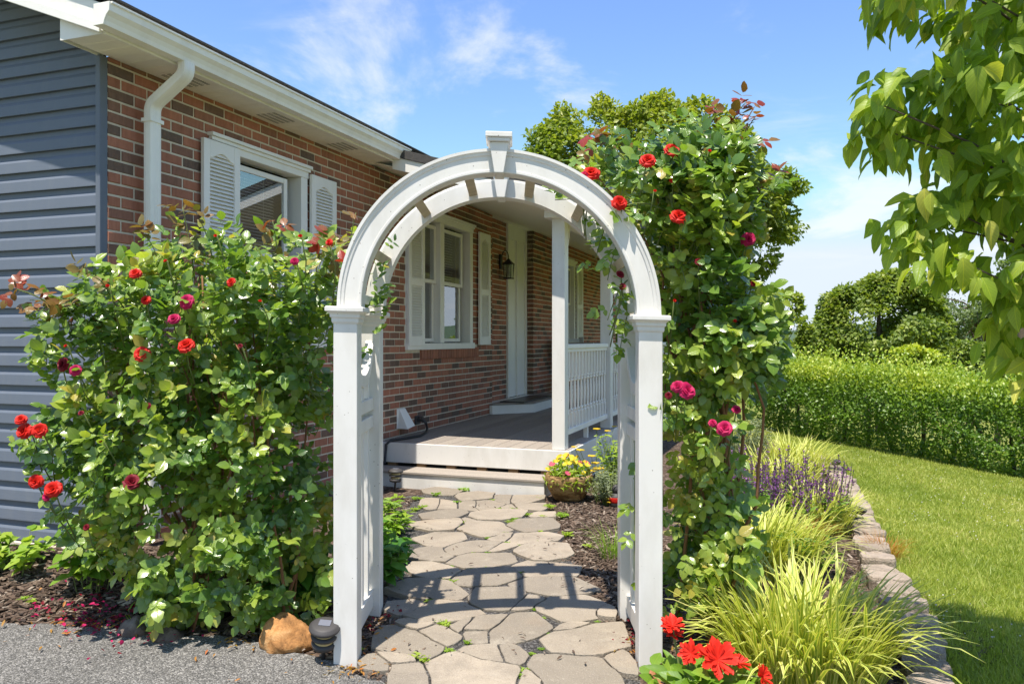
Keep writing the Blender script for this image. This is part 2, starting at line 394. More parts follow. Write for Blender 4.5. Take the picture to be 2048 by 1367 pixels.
lir_leaf = LM('variegated_blade', [(0, (0.58, 0.58, 0.10)), (0.5, (0.70, 0.68, 0.18)), (1, (0.78, 0.74, 0.34))], rough=0.45, trans=0.3, stripe=[(0, (0.22, 0.33, 0.04)), (0.6, (0.36, 0.45, 0.06)), (1, (0.55, 0.56, 0.12))], tcol=(1.5, 1.5, 0.8))
sedge_leaf = LM('orange_sedge_blade', [(0, (0.30, 0.20, 0.03)), (0.5, (0.42, 0.19, 0.035)), (1, (0.48, 0.13, 0.03))], rough=0.6, trans=0.3, rib=0)
tree_leaf = m_leaf('maple_leaf', [(0, (0.10, 0.16, 0.022)), (0.5, (0.20, 0.265, 0.035)), (1, (0.36, 0.38, 0.06))], False, rough=0.5, trans=0.3, rib=0)
bg_leaf = m_leaf('hill_tree_leaf', [(0, (0.095, 0.155, 0.026)), (0.5, (0.19, 0.26, 0.04)), (1, (0.34, 0.37, 0.065))], False, rough=0.55, trans=0.3, rib=0)
pale_leaf = m_leaf('locust_leaf', [(0, (0.09, 0.14, 0.045)), (1, (0.20, 0.26, 0.09))], False, rough=0.55, trans=0.35, rib=0)
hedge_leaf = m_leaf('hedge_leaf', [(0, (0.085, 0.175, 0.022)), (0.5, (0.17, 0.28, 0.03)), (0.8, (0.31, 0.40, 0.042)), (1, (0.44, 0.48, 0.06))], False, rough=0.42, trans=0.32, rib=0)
grass_leaf = m_leaf('grass_blade', [(0, (0.22, 0.29, 0.04)), (0.5, (0.36, 0.41, 0.08)), (0.85, (0.50, 0.49, 0.15)), (1, (0.60, 0.52, 0.25))], False, rough=0.5, trans=0.35, rib=0)
grey_leaf = m_leaf('silver_leaf', [(0, (0.12, 0.16, 0.09)), (1, (0.27, 0.31, 0.18))], False, rough=0.6, trans=0.25, rib=0)
purple = m_leaf('salvia_floret', [(0, (0.13, 0.04, 0.16)), (0.6, (0.22, 0.07, 0.27)), (1, (0.36, 0.18, 0.36))], False, rough=0.6, trans=0.25, rib=0, tcol=(1.2, 1.1, 1.3))
red_p = m_petal('red_petal', (0.50, 0.010, 0.008), (0.72, 0.035, 0.018))
mag_p = m_petal('magenta_petal', (0.42, 0.008, 0.07), (0.62, 0.03, 0.16))
wine_p = m_petal('faded_petal', (0.14, 0.008, 0.018), (0.28, 0.015, 0.03))
gerb_p = m_petal('gerbera_petal', (0.62, 0.020, 0.010), (0.80, 0.055, 0.030))
yel_p = m_petal('yellow_petal', (0.62, 0.45, 0.02), (0.80, 0.62, 0.06))
pink_p = m_petal('pink_petal', (0.55, 0.06, 0.14), (0.75, 0.16, 0.22))
pale_p = m_petal('clover_white', (0.60, 0.58, 0.50), (0.75, 0.72, 0.66))
# ------------------------------------------------------------------ the setting: ground sheets
def sheet(name, xs, ys_of, nx, mat, dz, kind='structure'):
    """rows at the given coordinates; ys_of(x) gives the y range of each"""
    V = []; n = nx
    for x in xs:
        a, b = ys_of(x)
        for j in range(n):
            y = a + (b - a) * j / (n - 1); V.append((x, y, float(gz(x, y)) + dz))
    Fs = [(i * n + j, (i + 1) * n + j, (i + 1) * n + j + 1, i * n + j + 1) for i in range(len(xs) - 1) for j in range(n - 1)]
    o = place(name, np_mesh(name, V, faces=Fs, mat=mat, smooth=True)); return props(o, kind=kind)
def ground():
    a = np.concatenate([np.linspace(0, 12, 25), np.geomspace(13, 4000, 34)])
    xs = np.concatenate([-a[::-1], a[1:]]); ys = xs
    X, Y = np.meshgrid(xs, ys, indexing='ij'); Z = gz(np.clip(X, -45, 45), np.clip(Y, -20, 50)) - 0.05
    r = np.hypot(X, Y); Z = Z - 4 * sm(50, 200, r)
    V = np.stack([X.ravel(), Y.ravel(), Z.ravel()], 1); n = len(ys)
    Fs = [(i * n + j, (i + 1) * n + j, (i + 1) * n + j + 1, i * n + j + 1) for i in range(len(xs) - 1) for j in range(n - 1)]
    props(place('ground', np_mesh('ground', V, faces=Fs, mat=lawn_m, smooth=True)), kind='structure')
ground()
def hills():
    V = []; Fs = []; n = 160
    for ring, (d, h) in enumerate(((420, -6), (520, 6), (700, 4), (1500, 16), (2100, 38), (2600, 20))):
        for i in range(n):
            g = -1.5 + 3.0 * i / (n - 1); z = h + (mnoise.noise(Vector((g * 9, ring * 3.1, 0))) * 0.45 + mnoise.noise(Vector((g * 60, ring, 2))) * 0.12) * abs(h) - 4
            V.append((d * math.sin(g), d * math.cos(g), z))
    for k in range(5):
        for i in range(n - 1): Fs.append((k * n + i, k * n + i + 1, (k + 1) * n + i + 1, (k + 1) * n + i))
    props(place('hills', np_mesh('hills', V, faces=Fs, mat=far_m, smooth=True)), kind='structure')
hills()
EDGE = [(0.9, 2.5), (1.55, 2.9), (1.81, 3.5), (1.98, 4.0), (2.12, 4.55), (2.35, 5.2), (2.6, 5.8), (2.95, 6.8), (3.35, 7.9), (3.7, 9.2), (3.95, 11), (4.0, 14)]
ex = np.array([e[0] for e in EDGE]); ey = np.array([e[1] for e in EDGE])
def edge_x(y): return float(np.interp(y, ey, ex))
def drive_y(x): return float(np.interp(x, [-6, -2.9, -2.36, -1.9, -1.16, -0.9, -0.67, -0.53, -0.40, -0.2, 6], [3.72, 3.68, 3.64, 3.60, 3.46, 3.36, 3.24, 3.14, 3.02, 2.85, 2.6]))
sheet('mulch_bed', np.linspace(-4.2, 4.1, 84), lambda x: (2.4, 13.0), 100, mulch_m, 0.0)
sheet('driveway', np.concatenate([np.linspace(-9, -3, 10), np.linspace(-2.9, -0.3, 60), np.linspace(-0.2, 8, 14)]), lambda x: (-6.0, drive_y(x) + 0.014 * math.sin(x * 23) + 0.01 * math.sin(x * 57)), 60, asphalt_m, 0.016)
def lawn():
    ys = np.concatenate([np.linspace(2.3, 8, 60), np.linspace(8.2, 22, 40)]); n = 60; V = []
    for y in ys:
        x0 = edge_x(y) + 0.02
        for j in range(n):
            x = x0 + (14 - x0) * (j / (n - 1)) ** 1.6; V.append((x, y, float(gz(x, y)) + 0.006))
    Fs = [(i * n + j, i * n + j + 1, (i + 1) * n + j + 1, (i + 1) * n + j) for i in range(len(ys) - 1) for j in range(n - 1)]
    props(place('lawn', np_mesh('lawn', V, faces=Fs, mat=lawn_m, smooth=True)), kind='structure')
lawn()

# ------------------------------------------------------------------ flagstone path
def path():
    ys = np.linspace(2.6, 6.62, 50); n = 14; V = []
    cl = lambda y: np.interp(y, [2.6, 3.2, 3.5, 3.9, 4.3, 5.0, 6.0, 6.6], [-0.60, -0.68, -0.56, -0.66, -0.70, -0.86, -0.95, -1.0])
    cr = lambda y: np.interp(y, [2.6, 3.2, 3.5, 3.9, 4.3, 5.0, 6.0, 6.6], [0.42, 0.55, 0.54, 0.46, 0.44, 0.40, 0.30, 0.30])
    for y in ys:
        a, b = cl(y) + 0.03 * math.sin(y * 9), cr(y) + 0.03 * math.sin(y * 8 + 1)
        for j in range(n):
            x = a + (b - a) * j / (n - 1); V.append((x, y, float(gz(x, y)) + 0.020 - 0.028 * abs(2 * j / (n - 1) - 1) ** 4))
    Fs = [(i * n + j, i * n + j + 1, (i + 1) * n + j + 1, (i + 1) * n + j) for i in range(len(ys) - 1) for j in range(n - 1)]
    base = props(place('path', np_mesh('path', V, faces=Fs, mat=gravel_m, smooth=True)), kind='structure')
    A = [[(290,20),(420,0),(640,30),(560,72),(430,70),(310,50)], [(610,60),(780,45),(920,60),(905,100),(760,115),(640,120),(590,85)], [(935,70),(1085,70),(1065,130),(1040,150),(940,120)],
         [(1095,72),(1370,75),(1360,105),(1230,145),(1110,148),(1075,125)], [(300,100),(435,105),(440,140),(415,195),(330,200),(270,160)], [(450,110),(570,130),(580,195),(425,200),(445,150)],
         [(630,130),(760,125),(765,165),(750,185),(790,213),(630,195)], [(775,120),(900,115),(1030,155),(930,195),(800,210),(762,180)], [(1000,185),(1040,158),(1085,155),(1125,192),(1010,197)],
         [(1105,158),(1230,152),(1380,148),(1385,190),(1350,215),(1140,197)], [(270,245),(440,215),(640,205),(690,235),(600,275),(480,285),(300,290)], [(715,265),(730,235),(900,207),(1060,207),(1220,212),(1160,270),(1000,293),(790,290)],
         [(1245,245),(1320,222),(1460,225),(1465,262),(1260,264)], [(180,325),(420,295),(620,290),(640,320),(560,385),(350,395),(210,360)], [(610,380),(690,335),(645,287),(670,277),(760,303),(980,315),(1080,385),(960,435),(830,450),(720,420)],
         [(1040,345),(1140,290),(1400,275),(1440,283),(1500,330),(1490,360),(1350,385),(1210,400),(1130,375)], [(200,460),(400,405),(640,410),(670,465),(570,505),(450,540),(350,530)], [(480,560),(600,505),(780,487),(1000,493),(930,540),(860,580),(720,585),(560,615),(500,595)],
         [(890,470),(1000,412),(1095,410),(1082,450),(1020,488),(930,485)], [(1110,410),(1400,405),(1530,440),(1480,480),(1300,495),(1130,510),(1040,490)], [(880,583),(1010,507),(1130,530),(1050,555),(930,585)],
         [(180,640),(240,570),(350,545),(470,550),(490,590),(560,622),(490,670),(330,660)], [(520,690),(620,622),(740,592),(880,597),(1080,588),(1115,660),(1080,680),(880,715),(680,730)], [(1095,590),(1180,540),(1320,507),(1570,515),(1620,600),(1560,635),(1400,660),(1290,660)],
         [(150,740),(210,682),(360,682),(500,720),(620,765),(520,830),(380,838),(240,800)], [(600,790),(700,747),(1080,722),(1130,760),(1180,800),(1060,845),(950,880),(700,886),(610,882),(560,840)], [(1090,712),(1230,668),(1480,692),(1690,717),(1650,800),(1200,800),(1140,760)]]
    B = [[(255,95),(400,35),(560,25),(690,50),(740,90),(800,130),(730,170),(560,160),(420,150)], [(1095,58),(1250,8),(1530,12),(1700,90),(1560,125),(1400,135),(1120,82)], [(820,150),(870,98),(1130,90),(1205,130),(1088,240),(940,235),(830,200)],
         [(1218,132),(1330,160),(1240,225),(1097,243)], [(1370,150),(1600,130),(1750,190),(1675,240),(1678,290),(1480,325),(1290,240),(1260,215)], [(1762,200),(1800,240),(1800,285),(1690,272),(1684,245)],
         [(270,180),(430,165),(510,195),(420,248),(340,270),(245,225)], [(530,197),(580,167),(760,177),(830,215),(910,265),(700,308),(560,318),(370,277)], [(305,325),(400,300),(560,335),(460,372)],
         [(190,380),(290,332),(450,380),(560,450),(640,500),(550,570),(330,535),(165,490)], [(472,382),(590,345),(770,425),(662,493),(562,443)], [(700,350),(830,295),(740,398)], [(782,375),(870,292),(1078,272),(1028,330),(950,378)],
         [(772,420),(790,385),(938,388),(938,465),(860,475)], [(958,387),(1097,270),(1250,267),(1380,370),(1240,430),(1090,470),(962,465)], [(1390,383),(1490,332),(1630,335),(1520,378)], [(1310,450),(1400,400),(1640,347),(1850,330),(1900,490),(1720,540),(1600,555),(1380,530)],
         [(60,590),(170,540),(268,610),(262,655),(110,640)], [(187,537),(370,552),(450,600),(282,608)], [(285,622),(470,607),(540,700),(545,780),(280,780)], [(530,602),(720,527),(900,590),(1150,630),(1110,715),(1090,800),(560,800)], [(735,518),(840,485),(998,480),(1048,600),(900,578)],
         [(1022,490),(1110,485),(1210,560),(1160,622),(1062,600)], [(1222,612),(1260,552),(1450,552),(1720,577),(1830,707),(1860,790),(1350,790)], [(1732,572),(1860,520),(1930,600),(1950,680),(1850,660)], [(1200,652),(1310,722),(1290,790),(1170,790)]]
    polys = [[(780 + x / 4.452, 980 + y / 4.452) for x, y in a] for a in A] + [[(700 + x / 3.413, 1160 + y / 3.413) for x, y in b] for b in B]
    r = random.Random(5)
    GP = [np.array([G(*p) for p in poly]) for poly in polys]
    SA, SB, SI = [], [], []
    for q, g in enumerate(GP):
        SA.append(g[:, :2]); SB.append(np.roll(g, -1, 0)[:, :2]); SI += [q] * len(g)
    SA, SB, SI = np.concatenate(SA), np.concatenate(SB), np.array(SI)
    def other_d(p, q):
        m_ = SI != q; a, b = SA[m_], SB[m_]; ab = b - a; t_ = np.clip(((p - a) * ab).sum(1) / (ab * ab).sum(1), 0, 1); return float(np.linalg.norm(p - a - t_[:, None] * ab, axis=1).min())
    for q, poly in enumerate(polys):
        g = [Vector(p) for p in GP[q]]; c = sum(g, Vector()) / len(g)
        ccw = 1 if sum(g[i].x * g[(i + 1) % len(g)].y - g[(i + 1) % len(g)].x * g[i].y for i in range(len(g))) > 0 else -1
        nor = [Vector(((g[(i + 1) % len(g)] - g[i]).y, -(g[(i + 1) % len(g)] - g[i]).x, 0)).normalized() * ccw for i in range(len(g))]
        pts = []
        for i in range(len(g)):
            a, b = g[i], g[(i + 1) % len(g)]; m = max(2, int((b - a).length / 0.028))
            for k in range(m):
                nn_ = (nor[i] + nor[i - 1]).normalized() if k == 0 else nor[i]; p = a.lerp(b, k / m); dd_ = other_d(np.array((p.x, p.y)), q); s_ = (-min(0.016, max(-0.004, (dd_ - 0.009) * 0.5)) + 0.003 * mnoise.noise(Vector((p.x * 16, p.y * 16, q))) + 0.0045 * mnoise.noise(Vector((p.x * 55, p.y * 55, q))))
                pts.append(p - nn_ * s_)
        h = 0.031 + r.uniform(-0.004, 0.004); tx, ty = r.uniform(-0.02, 0.02), r.uniform(-0.015, 0.015); n = len(pts); V = []; 
        zt = lambda p: float(gz(p.x, p.y)) + h + tx * (p.x - c.x) + ty * (p.y - c.y)
        for p in pts: V.append((p.x - c.x, p.y - c.y, float(gz(p.x, p.y)) - 0.01 - c.z))
        for p in pts: V.append((p.x - c.x, p.y - c.y, zt(p) - 0.0025 - c.z))
        for p in pts:
            qv = p + (c - p).normalized() * 0.003; V.append((qv.x - c.x, qv.y - c.y, zt(p) + 0.0015 * mnoise.noise(p * 30) - c.z))
        Fs = [(i + o_, (i + 1) % n + o_, (i + 1) % n + n + o_, i + n + o_) for o_ in (0, n) for i in range(n)]
        k = len(V); V.append((0, 0, zt(c) - c.z)); Fs += [(2 * n + i, 2 * n + (i + 1) % n, k) for i in range(n)]
        me = np_mesh('flagstone', V, faces=Fs, mat=flag)
        place('flagstone', me, base, c)
path()

# ------------------------------------------------------------------ house
house = empty('house', H(3.46, V0, 0.15), 'single storey red brick house with blue grey siding and white trim', 'house')
OPEN = [(4.30, 5.40, 1.29, 2.76), (7.11, 8.85, 1.29, 2.76)]
ZW0, ZW1 = 0.02, 2.985
def slab(cells, v, name):
    m = MB()
    for (u0, u1, z0, z1) in cells: m.hbox(u0, u1, v - 0.22, v - 0.0045, z0, z1)
    return m.build(name, mortar, house)
main_wall = slab([(3.462, 4.30, ZW0, ZW1), (4.30, 5.40, ZW0, 1.29), (4.30, 5.40, 2.76, ZW1), (5.40, 7.11, ZW0, ZW1), (7.11, 8.85, ZW0, 1.29), (7.11, 8.85, 2.76, ZW1), (8.85, 9.53, ZW0, ZW1)], V0, 'brick_wall')
VR = V0 - 0.12
rec_wall = slab([(9.531, 10.38, 0.4, 3.03)], VR, 'brick_wall')
far_wall = slab([(11.24, 12.9, 0.4, 3.0), (12.9, 13.6, 0.4, 1.29), (12.9, 13.6, 2.76, 3.0), (13.6, 17.0, 0.4, 3.0)], V0, 'brick_wall')
BL, BH, MJ, BD = 0.184, 0.0562, 0.0122, 0.095
def tint_brick():
    x = random.random()
    return random.uniform(0.0, 0.45) if x < 0.55 else random.uniform(0.4, 0.75) if x < 0.8 else random.uniform(0.78, 1.0)
def brick_rows(u0, u1, z0, z1, v, openings, first=0):
    out = []; row = 0; z = z0
    while z < z1 - 0.02:
        zt = min(z + BH, z1); off = (BL + MJ) * 0.5 if (row + first) % 2 else 0
        u = u0 - off
        while u < u1:
            a, b = max(u, u0), min(u + BL, u1); segs = [(a, b)]
            for (ou0, ou1, oz0, oz1) in openings:
                if zt > oz0 + 0.01 and z < oz1 - 0.01:
                    ns = []
                    for (p, q) in segs:
                        if q <= ou0 or p >= ou1: ns.append((p, q))
                        else:
                            if p < ou0: ns.append((p, ou0 - 0.003))
                            if q > ou1: ns.append((ou1 + 0.003, q))
                    segs = ns
            for (p, q) in segs:
                if q - p > 0.02: out.append((p, q, z, zt, v + random.uniform(-0.0015, 0.0025), tint_brick()))
            u += BL + MJ
        z += BH + MJ; row += 1
    return out
def brick_part(me_unit, b, wall):
    p, q, z0, z1, v, tn = b
    w = H((p + q) / 2, v - BD / 2, (z0 + z1) / 2)
    o = bpy.data.objects.new('brick', me_unit); COL.objects.link(o); o.parent = wall; o.location = Vector(w) - WL[wall.name]
    o.rotation_euler = (0, random.uniform(-0.006, 0.006), math.pi / 2 - TH); o.scale = ((q - p), BD, (z1 - z0)); o.color = (tn, 0, 0, 1)
def unit_brick():
    m = MB(); e = 0.02; x, y, z = 0.5, 0.5, 0.5; ex_, ey_, ez_ = 0.485, 0.46, 0.44
    # local x = u, local y = -v: the outer face is at y = -0.5 with an eased rim
    vs_ = [(-x, y, -z), (x, y, -z), (x, y, z), (-x, y, z), (-x, -ey_, -z), (x, -ey_, -z), (x, -ey_, z), (-x, -ey_, z), (-ex_, -y, -ez_), (ex_, -y, -ez_), (ex_, -y, ez_), (-ex_, -y, ez_)]
    fs = [(0, 1, 5, 4), (1, 2, 6, 5), (2, 3, 7, 6), (3, 0, 4, 7), (4, 5, 9, 8), (5, 6, 10, 9), (6, 7, 11, 10), (7, 4, 8, 11), (8, 9, 10, 11)]
    return np.array(vs_), fs
UV_, UF = unit_brick(); unit_me = np_mesh('brick', UV_, faces=UF, mat=brick_s)
def bricks_rest(rows, wall, name='bricks'):
    if not rows: return
    V = []; Fs = []; T = []
    for (p, q, z0, z1, v, tn) in rows:
        k = len(V); base = UV_ * np.array([q - p, BD, z1 - z0])
        for (x, y, z) in base: V.append(H((p + q) / 2 + x, v - BD / 2 - y, (z0 + z1) / 2 + z))
        Fs += [tuple(i + k for i in f) for f in UF]; T += [tn] * len(base)
    o = place(name, np_mesh(name, np.array(V) - np.array(WL[wall.name]), faces=Fs, mat=brick_r, tint=T), wall, WL[wall.name]); props(o, kind='stuff')
rows = brick_rows(3.462, 9.53, ZW0 + 0.0, ZW1, V0, OPEN + [(7.43, 9.02, 1.165, 1.30)])
def pix(p): return 1024 + p[0] * F / p[1], HZ - (p[2] - CZ) * F / p[1]
def brick_score(b):
    w = H((b[0] + b[1]) / 2, b[4], (b[2] + b[3]) / 2); x, y = pix(w)
    if x < 668 and y > 500 - 0.0 * x: return 9
    if 668 < x < 770 and y > 470: return 9
    if y < 0: return 9
    return w[1] - 3 * (b[1] - b[0])
rows.sort(key=brick_score)
for b in rows[:262]: brick_part(unit_me, b, main_wall)
bricks_rest(rows[262:], main_wall)
u = 7.44
for i in range(23):                                                   # rowlock sill under the twin window
    b = (u, u + 0.059, 1.168, 1.284, V0 + 0.022, random.uniform(0.05, 0.5)); brick_part(unit_me, b, main_wall); u += 0.0688
bricks_rest(brick_rows(9.531, 10.38, 0.42, 3.03, VR, []), rec_wall)
bricks_rest(brick_rows(11.24, 17.0, 0.42, 3.0, V0, [(12.9, 13.6, 1.29, 2.76)]), far_wall)
V = []; Fs = []; T = []                                              # the short brick returns that face the viewer
z = 0.42; r_ = 0
m = MB().hbox(11.247, 11.30, VR - 0.1, V0 - 0.10, 0.42, 3.0); m.build('mortar_return', mortar, house)
while z < 2.97:
    k = len(V)
    for (x, y, zz) in UV_ * np.array([0.112, 0.09, BH]): V.append(H(11.24 + 0.045 + y, V0 - 0.06 + x, z + BH / 2 + zz))
    Fs += [tuple(i + k for i in f) for f in UF]; T += [random.uniform(0.4, 1.0)] * 12; z += BH + MJ
o = place('bricks', np_mesh('bricks', np.array(V) - np.array(WL[far_wall.name]), faces=Fs, mat=brick_r, tint=T), far_wall, WL[far_wall.name]); props(o, kind='stuff')

# dutch-lap siding on the gable end, each course a board of its own
US = 3.452; FV = -3.41
sp = [(0.0, 0.0), (0.024, 0.0), (0.024, 0.006), (0.019, 0.060), (0.017, 0.064), (0.006, 0.082), (0.004, 0.112), (0.0, 0.122)]
z = 0.19
while z < 3.5:
    vr = min(-3.735, -3.47 - max(0, (z + 0.115 - 2.99)) / 0.39)
    if vr > -5.55:
        m = MB(); m.prism(sp, lambda a, b: H(US - a, min(-3.721, FV - 0.01 - max(0.0, z + b - 3.0) / 0.39), z + b), lambda a, b: H(US - a, -5.9, z + b)); m.build('siding_board', siding_m, house)
    z += 0.1145
MB().hbox(3.408, 3.462, -3.722, V0 - 0.004, 0.17, 2.983).build('corner_trim', siding_m, house, bevel=0.004)
MB().hbox(3.462, 3.66, -9, V0 - 0.225, -0.2, 3.6).build('sheathing', siding_m, house)
MB().hbox(3.40, 3.46, -9, V0, -0.3, 0.18).build('foundation', mortar, house)
MB().hbox(3.67, 17, -9, -5.2, -0.2, 3.4).build('interior_core', dark, house)

greyv = m_plain('vent_grey', (0.30, 0.285, 0.25), 0.8)
# eaves: soffit panels, fascia, gutter, rake, roof

u = 3.18; i = 0
while u < 6.40:
    m = MB().hbox(u, min(u + 0.299, 6.42), V0 - (0.22 if u > 3.45 else 0.0), FV, 2.986, 2.994)
    for g in (0.1, 0.2): m.hbox(u + g - 0.002, u + g + 0.002, V0 + 0.01, FV - 0.004, 2.9835, 2.9865)
    m.build('soffit_panel', white_soffit, house, bevel=0.0015)
    if i in (2, 5, 8):
        mm = MB()
        for a in range(14):
            for b in range(4): mm.hbox(u + 0.03 + a * 0.018, u + 0.035 + a * 0.018, V0 + 0.05 + b * 0.045, V0 + 0.075 + b * 0.045, 2.9825, 2.9845)
        props(mm.build('soffit_vent_slots', greyv, house), kind='stuff')
    u += 0.3; i += 1
MB().hbox(3.17, 6.42, FV, FV + 0.018, 2.972, 3.14).build('fascia_board', gutter_m, house, bevel=0.003)
gp = [(0.0, 0.0), (0.066, 0.0), (0.072, 0.022), (0.084, 0.045), (0.104, 0.066), (0.108, 0.098), (0.118, 0.101), (0.118, 0.112), (0.104, 0.112), (0.098, 0.07), (0.06, 0.012), (0.006, 0.012), (0.006, 0.112), (0.0, 0.112)]
m = MB(); m.prism(gp, lambda a, b: H(3.10, FV + 0.020 + a, 2.986 + b), lambda a, b: H(6.44, FV + 0.020 + a, 2.986 + b))
m.prism([(0, 0), (0.066, 0), (0.072, 0.022), (0.084, 0.045), (0.104, 0.066), (0.108, 0.112), (0, 0.112)], lambda a, b: H(3.092, FV + 0.020 + a, 2.985 + b), lambda a, b: H(3.0995, FV + 0.020 + a, 2.985 + b))
m.prism([(0, 0), (0.066, 0), (0.072, 0.022), (0.084, 0.045), (0.104, 0.066), (0.108, 0.112), (0, 0.112)], lambda a, b: H(6.4405, FV + 0.020 + a, 2.985 + b), lambda a, b: H(6.446, FV + 0.020 + a, 2.985 + b))
m.build('gutter', gutter_m, house, bevel=0.002)
PT = 0.39
rk = lambda v: 2.974 + PT * (FV - v)
m = MB(); m.prism([(FV + 0.018, rk(FV) + 0.005), (FV + 0.018, rk(FV) + 0.15), (-6.2, rk(-6.2) + 0.19), (-6.2, rk(-6.2))], lambda a, b: H(3.150, a, b), lambda a, b: H(3.172, a, b)); m.build('rake_board', white_trim, house, bevel=0.003)
m = MB(); m.prism([(FV + 0.010, rk(FV) - 0.004), (FV + 0.010, rk(FV) + 0.045), (-6.2, rk(-6.2) + 0.05), (-6.2, rk(-6.2) - 0.006)], lambda a, b: H(3.136, a, b), lambda a, b: H(3.1495, a, b)); m.build('rake_moulding', white_trim, house, bevel=0.003)
m = MB(); m.prism([(FV - 0.005, 2.978), (-3.705, 2.978), (-3.705, rk(-3.705) + 0.02), (FV - 0.005, rk(FV) + 0.02)], lambda a, b: H(3.1725, a, b), lambda a, b: H(3.18, a, b)); m.build('cornice_return', white_trim, house)
m = MB(); m.prism([(-3.705, 2.979), (-3.712, 2.979), (-3.712, rk(-3.712) + 0.02), (-3.705, rk(-3.705) + 0.02)], lambda a, b: H(3.1725, a, b), lambda a, b: H(3.45, a, b)); m.build('cornice_cheek', white_trim, house)
m = MB(); m.prism([(-3.713, rk(-3.713) + 0.03), (-6.2, rk(-6.2) + 0.03), (-6.2, rk(-6.2) + 0.045), (-3.713, rk(-3.713) + 0.045)], lambda a, b: H(3.172, a, b), lambda a, b: H(3.45, a, b)); m.build('rake_soffit', white_soffit, house)
roof = MB()
roof.prism([(FV + 0.06, 3.135), (FV + 0.06, 3.155), (-7.6, 3.155 + PT * (7.6 + FV + 0.06) + 0.02), (-7.6, 3.135 + PT * (7.6 + FV + 0.06))], lambda a, b: H(3.125, a, b), lambda a, b: H(17.0, a, b))
roof_o = roof.build('roof', shingle, house)
m = MB()
for k in range(24):                                                  # rows of shingle butts along the visible eave edge
    v = FV + 0.075 - k * 0.13; z = 3.152 + PT * (FV + 0.06 - v)
    m.prism([(v, z), (v, z + 0.012), (v - 0.15, z + 0.15 * PT + 0.006), (v - 0.15, z + 0.15 * PT)], lambda a, b: H(3.12, a, b), lambda a, b: H(17.0, a, b))
props(m.build('shingle_rows', shingle, roof_o), kind='stuff')

# downspout with two elbows
us = 3.70
path_ = [H(us, -3.345, 2.99), H(us, -3.345, 2.955)]
for k in range(1, 7): a = k / 6 * R(58); path_.append(H(us, -3.345 - 0.06 * (1 - math.cos(a)), 2.955 - 0.06 * math.sin(a)))
e1 = (-3.345 - 0.06 * (1 - math.cos(R(58))), 2.955 - 0.06 * math.sin(R(58)))
e2 = (-3.562, 2.955 - 0.06 * math.sin(R(58)) - (3.562 - 0.0 + e1[0]) / math.tan(R(58)))
path_.append(H(us, e2[0], e2[1]))
for k in range(1, 7): a = k / 6 * R(58); path_.append(H(us, e2[0] - 0.07 * (math.cos(R(58) - a) - math.cos(R(58))), e2[1] - 0.07 * (math.sin(R(58)) - math.sin(R(58) - a))))
vd = e2[0] - 0.07 * (1 - math.cos(R(58)))
path_ += [H(us, vd, 2.68), H(us, vd, 1.6), H(us, vd, 0.25)]
sec = []
for k in range(28):
    g = 2 * math.pi * k / 28; cx, cy = math.cos(g), math.sin(g); q = (abs(cx) ** 5 + abs(cy) ** 5) ** (-1 / 5); rr = 1 + (0.035 if k % 2 else 0)
    sec.append((0.043 * cx * q * rr, 0.031 * cy * q * rr))
dsp = MB().sweep(path_, sec, H(1, 0, 0)).build('downspout', gutter_m, house, smooth=False)
for zz in (2.66, 1.1):
    MB().hbox(us - 0.052, us + 0.052, vd - 0.036, vd + 0.037, zz, zz + 0.022).build('downspout_strap', gutter_m, dsp)

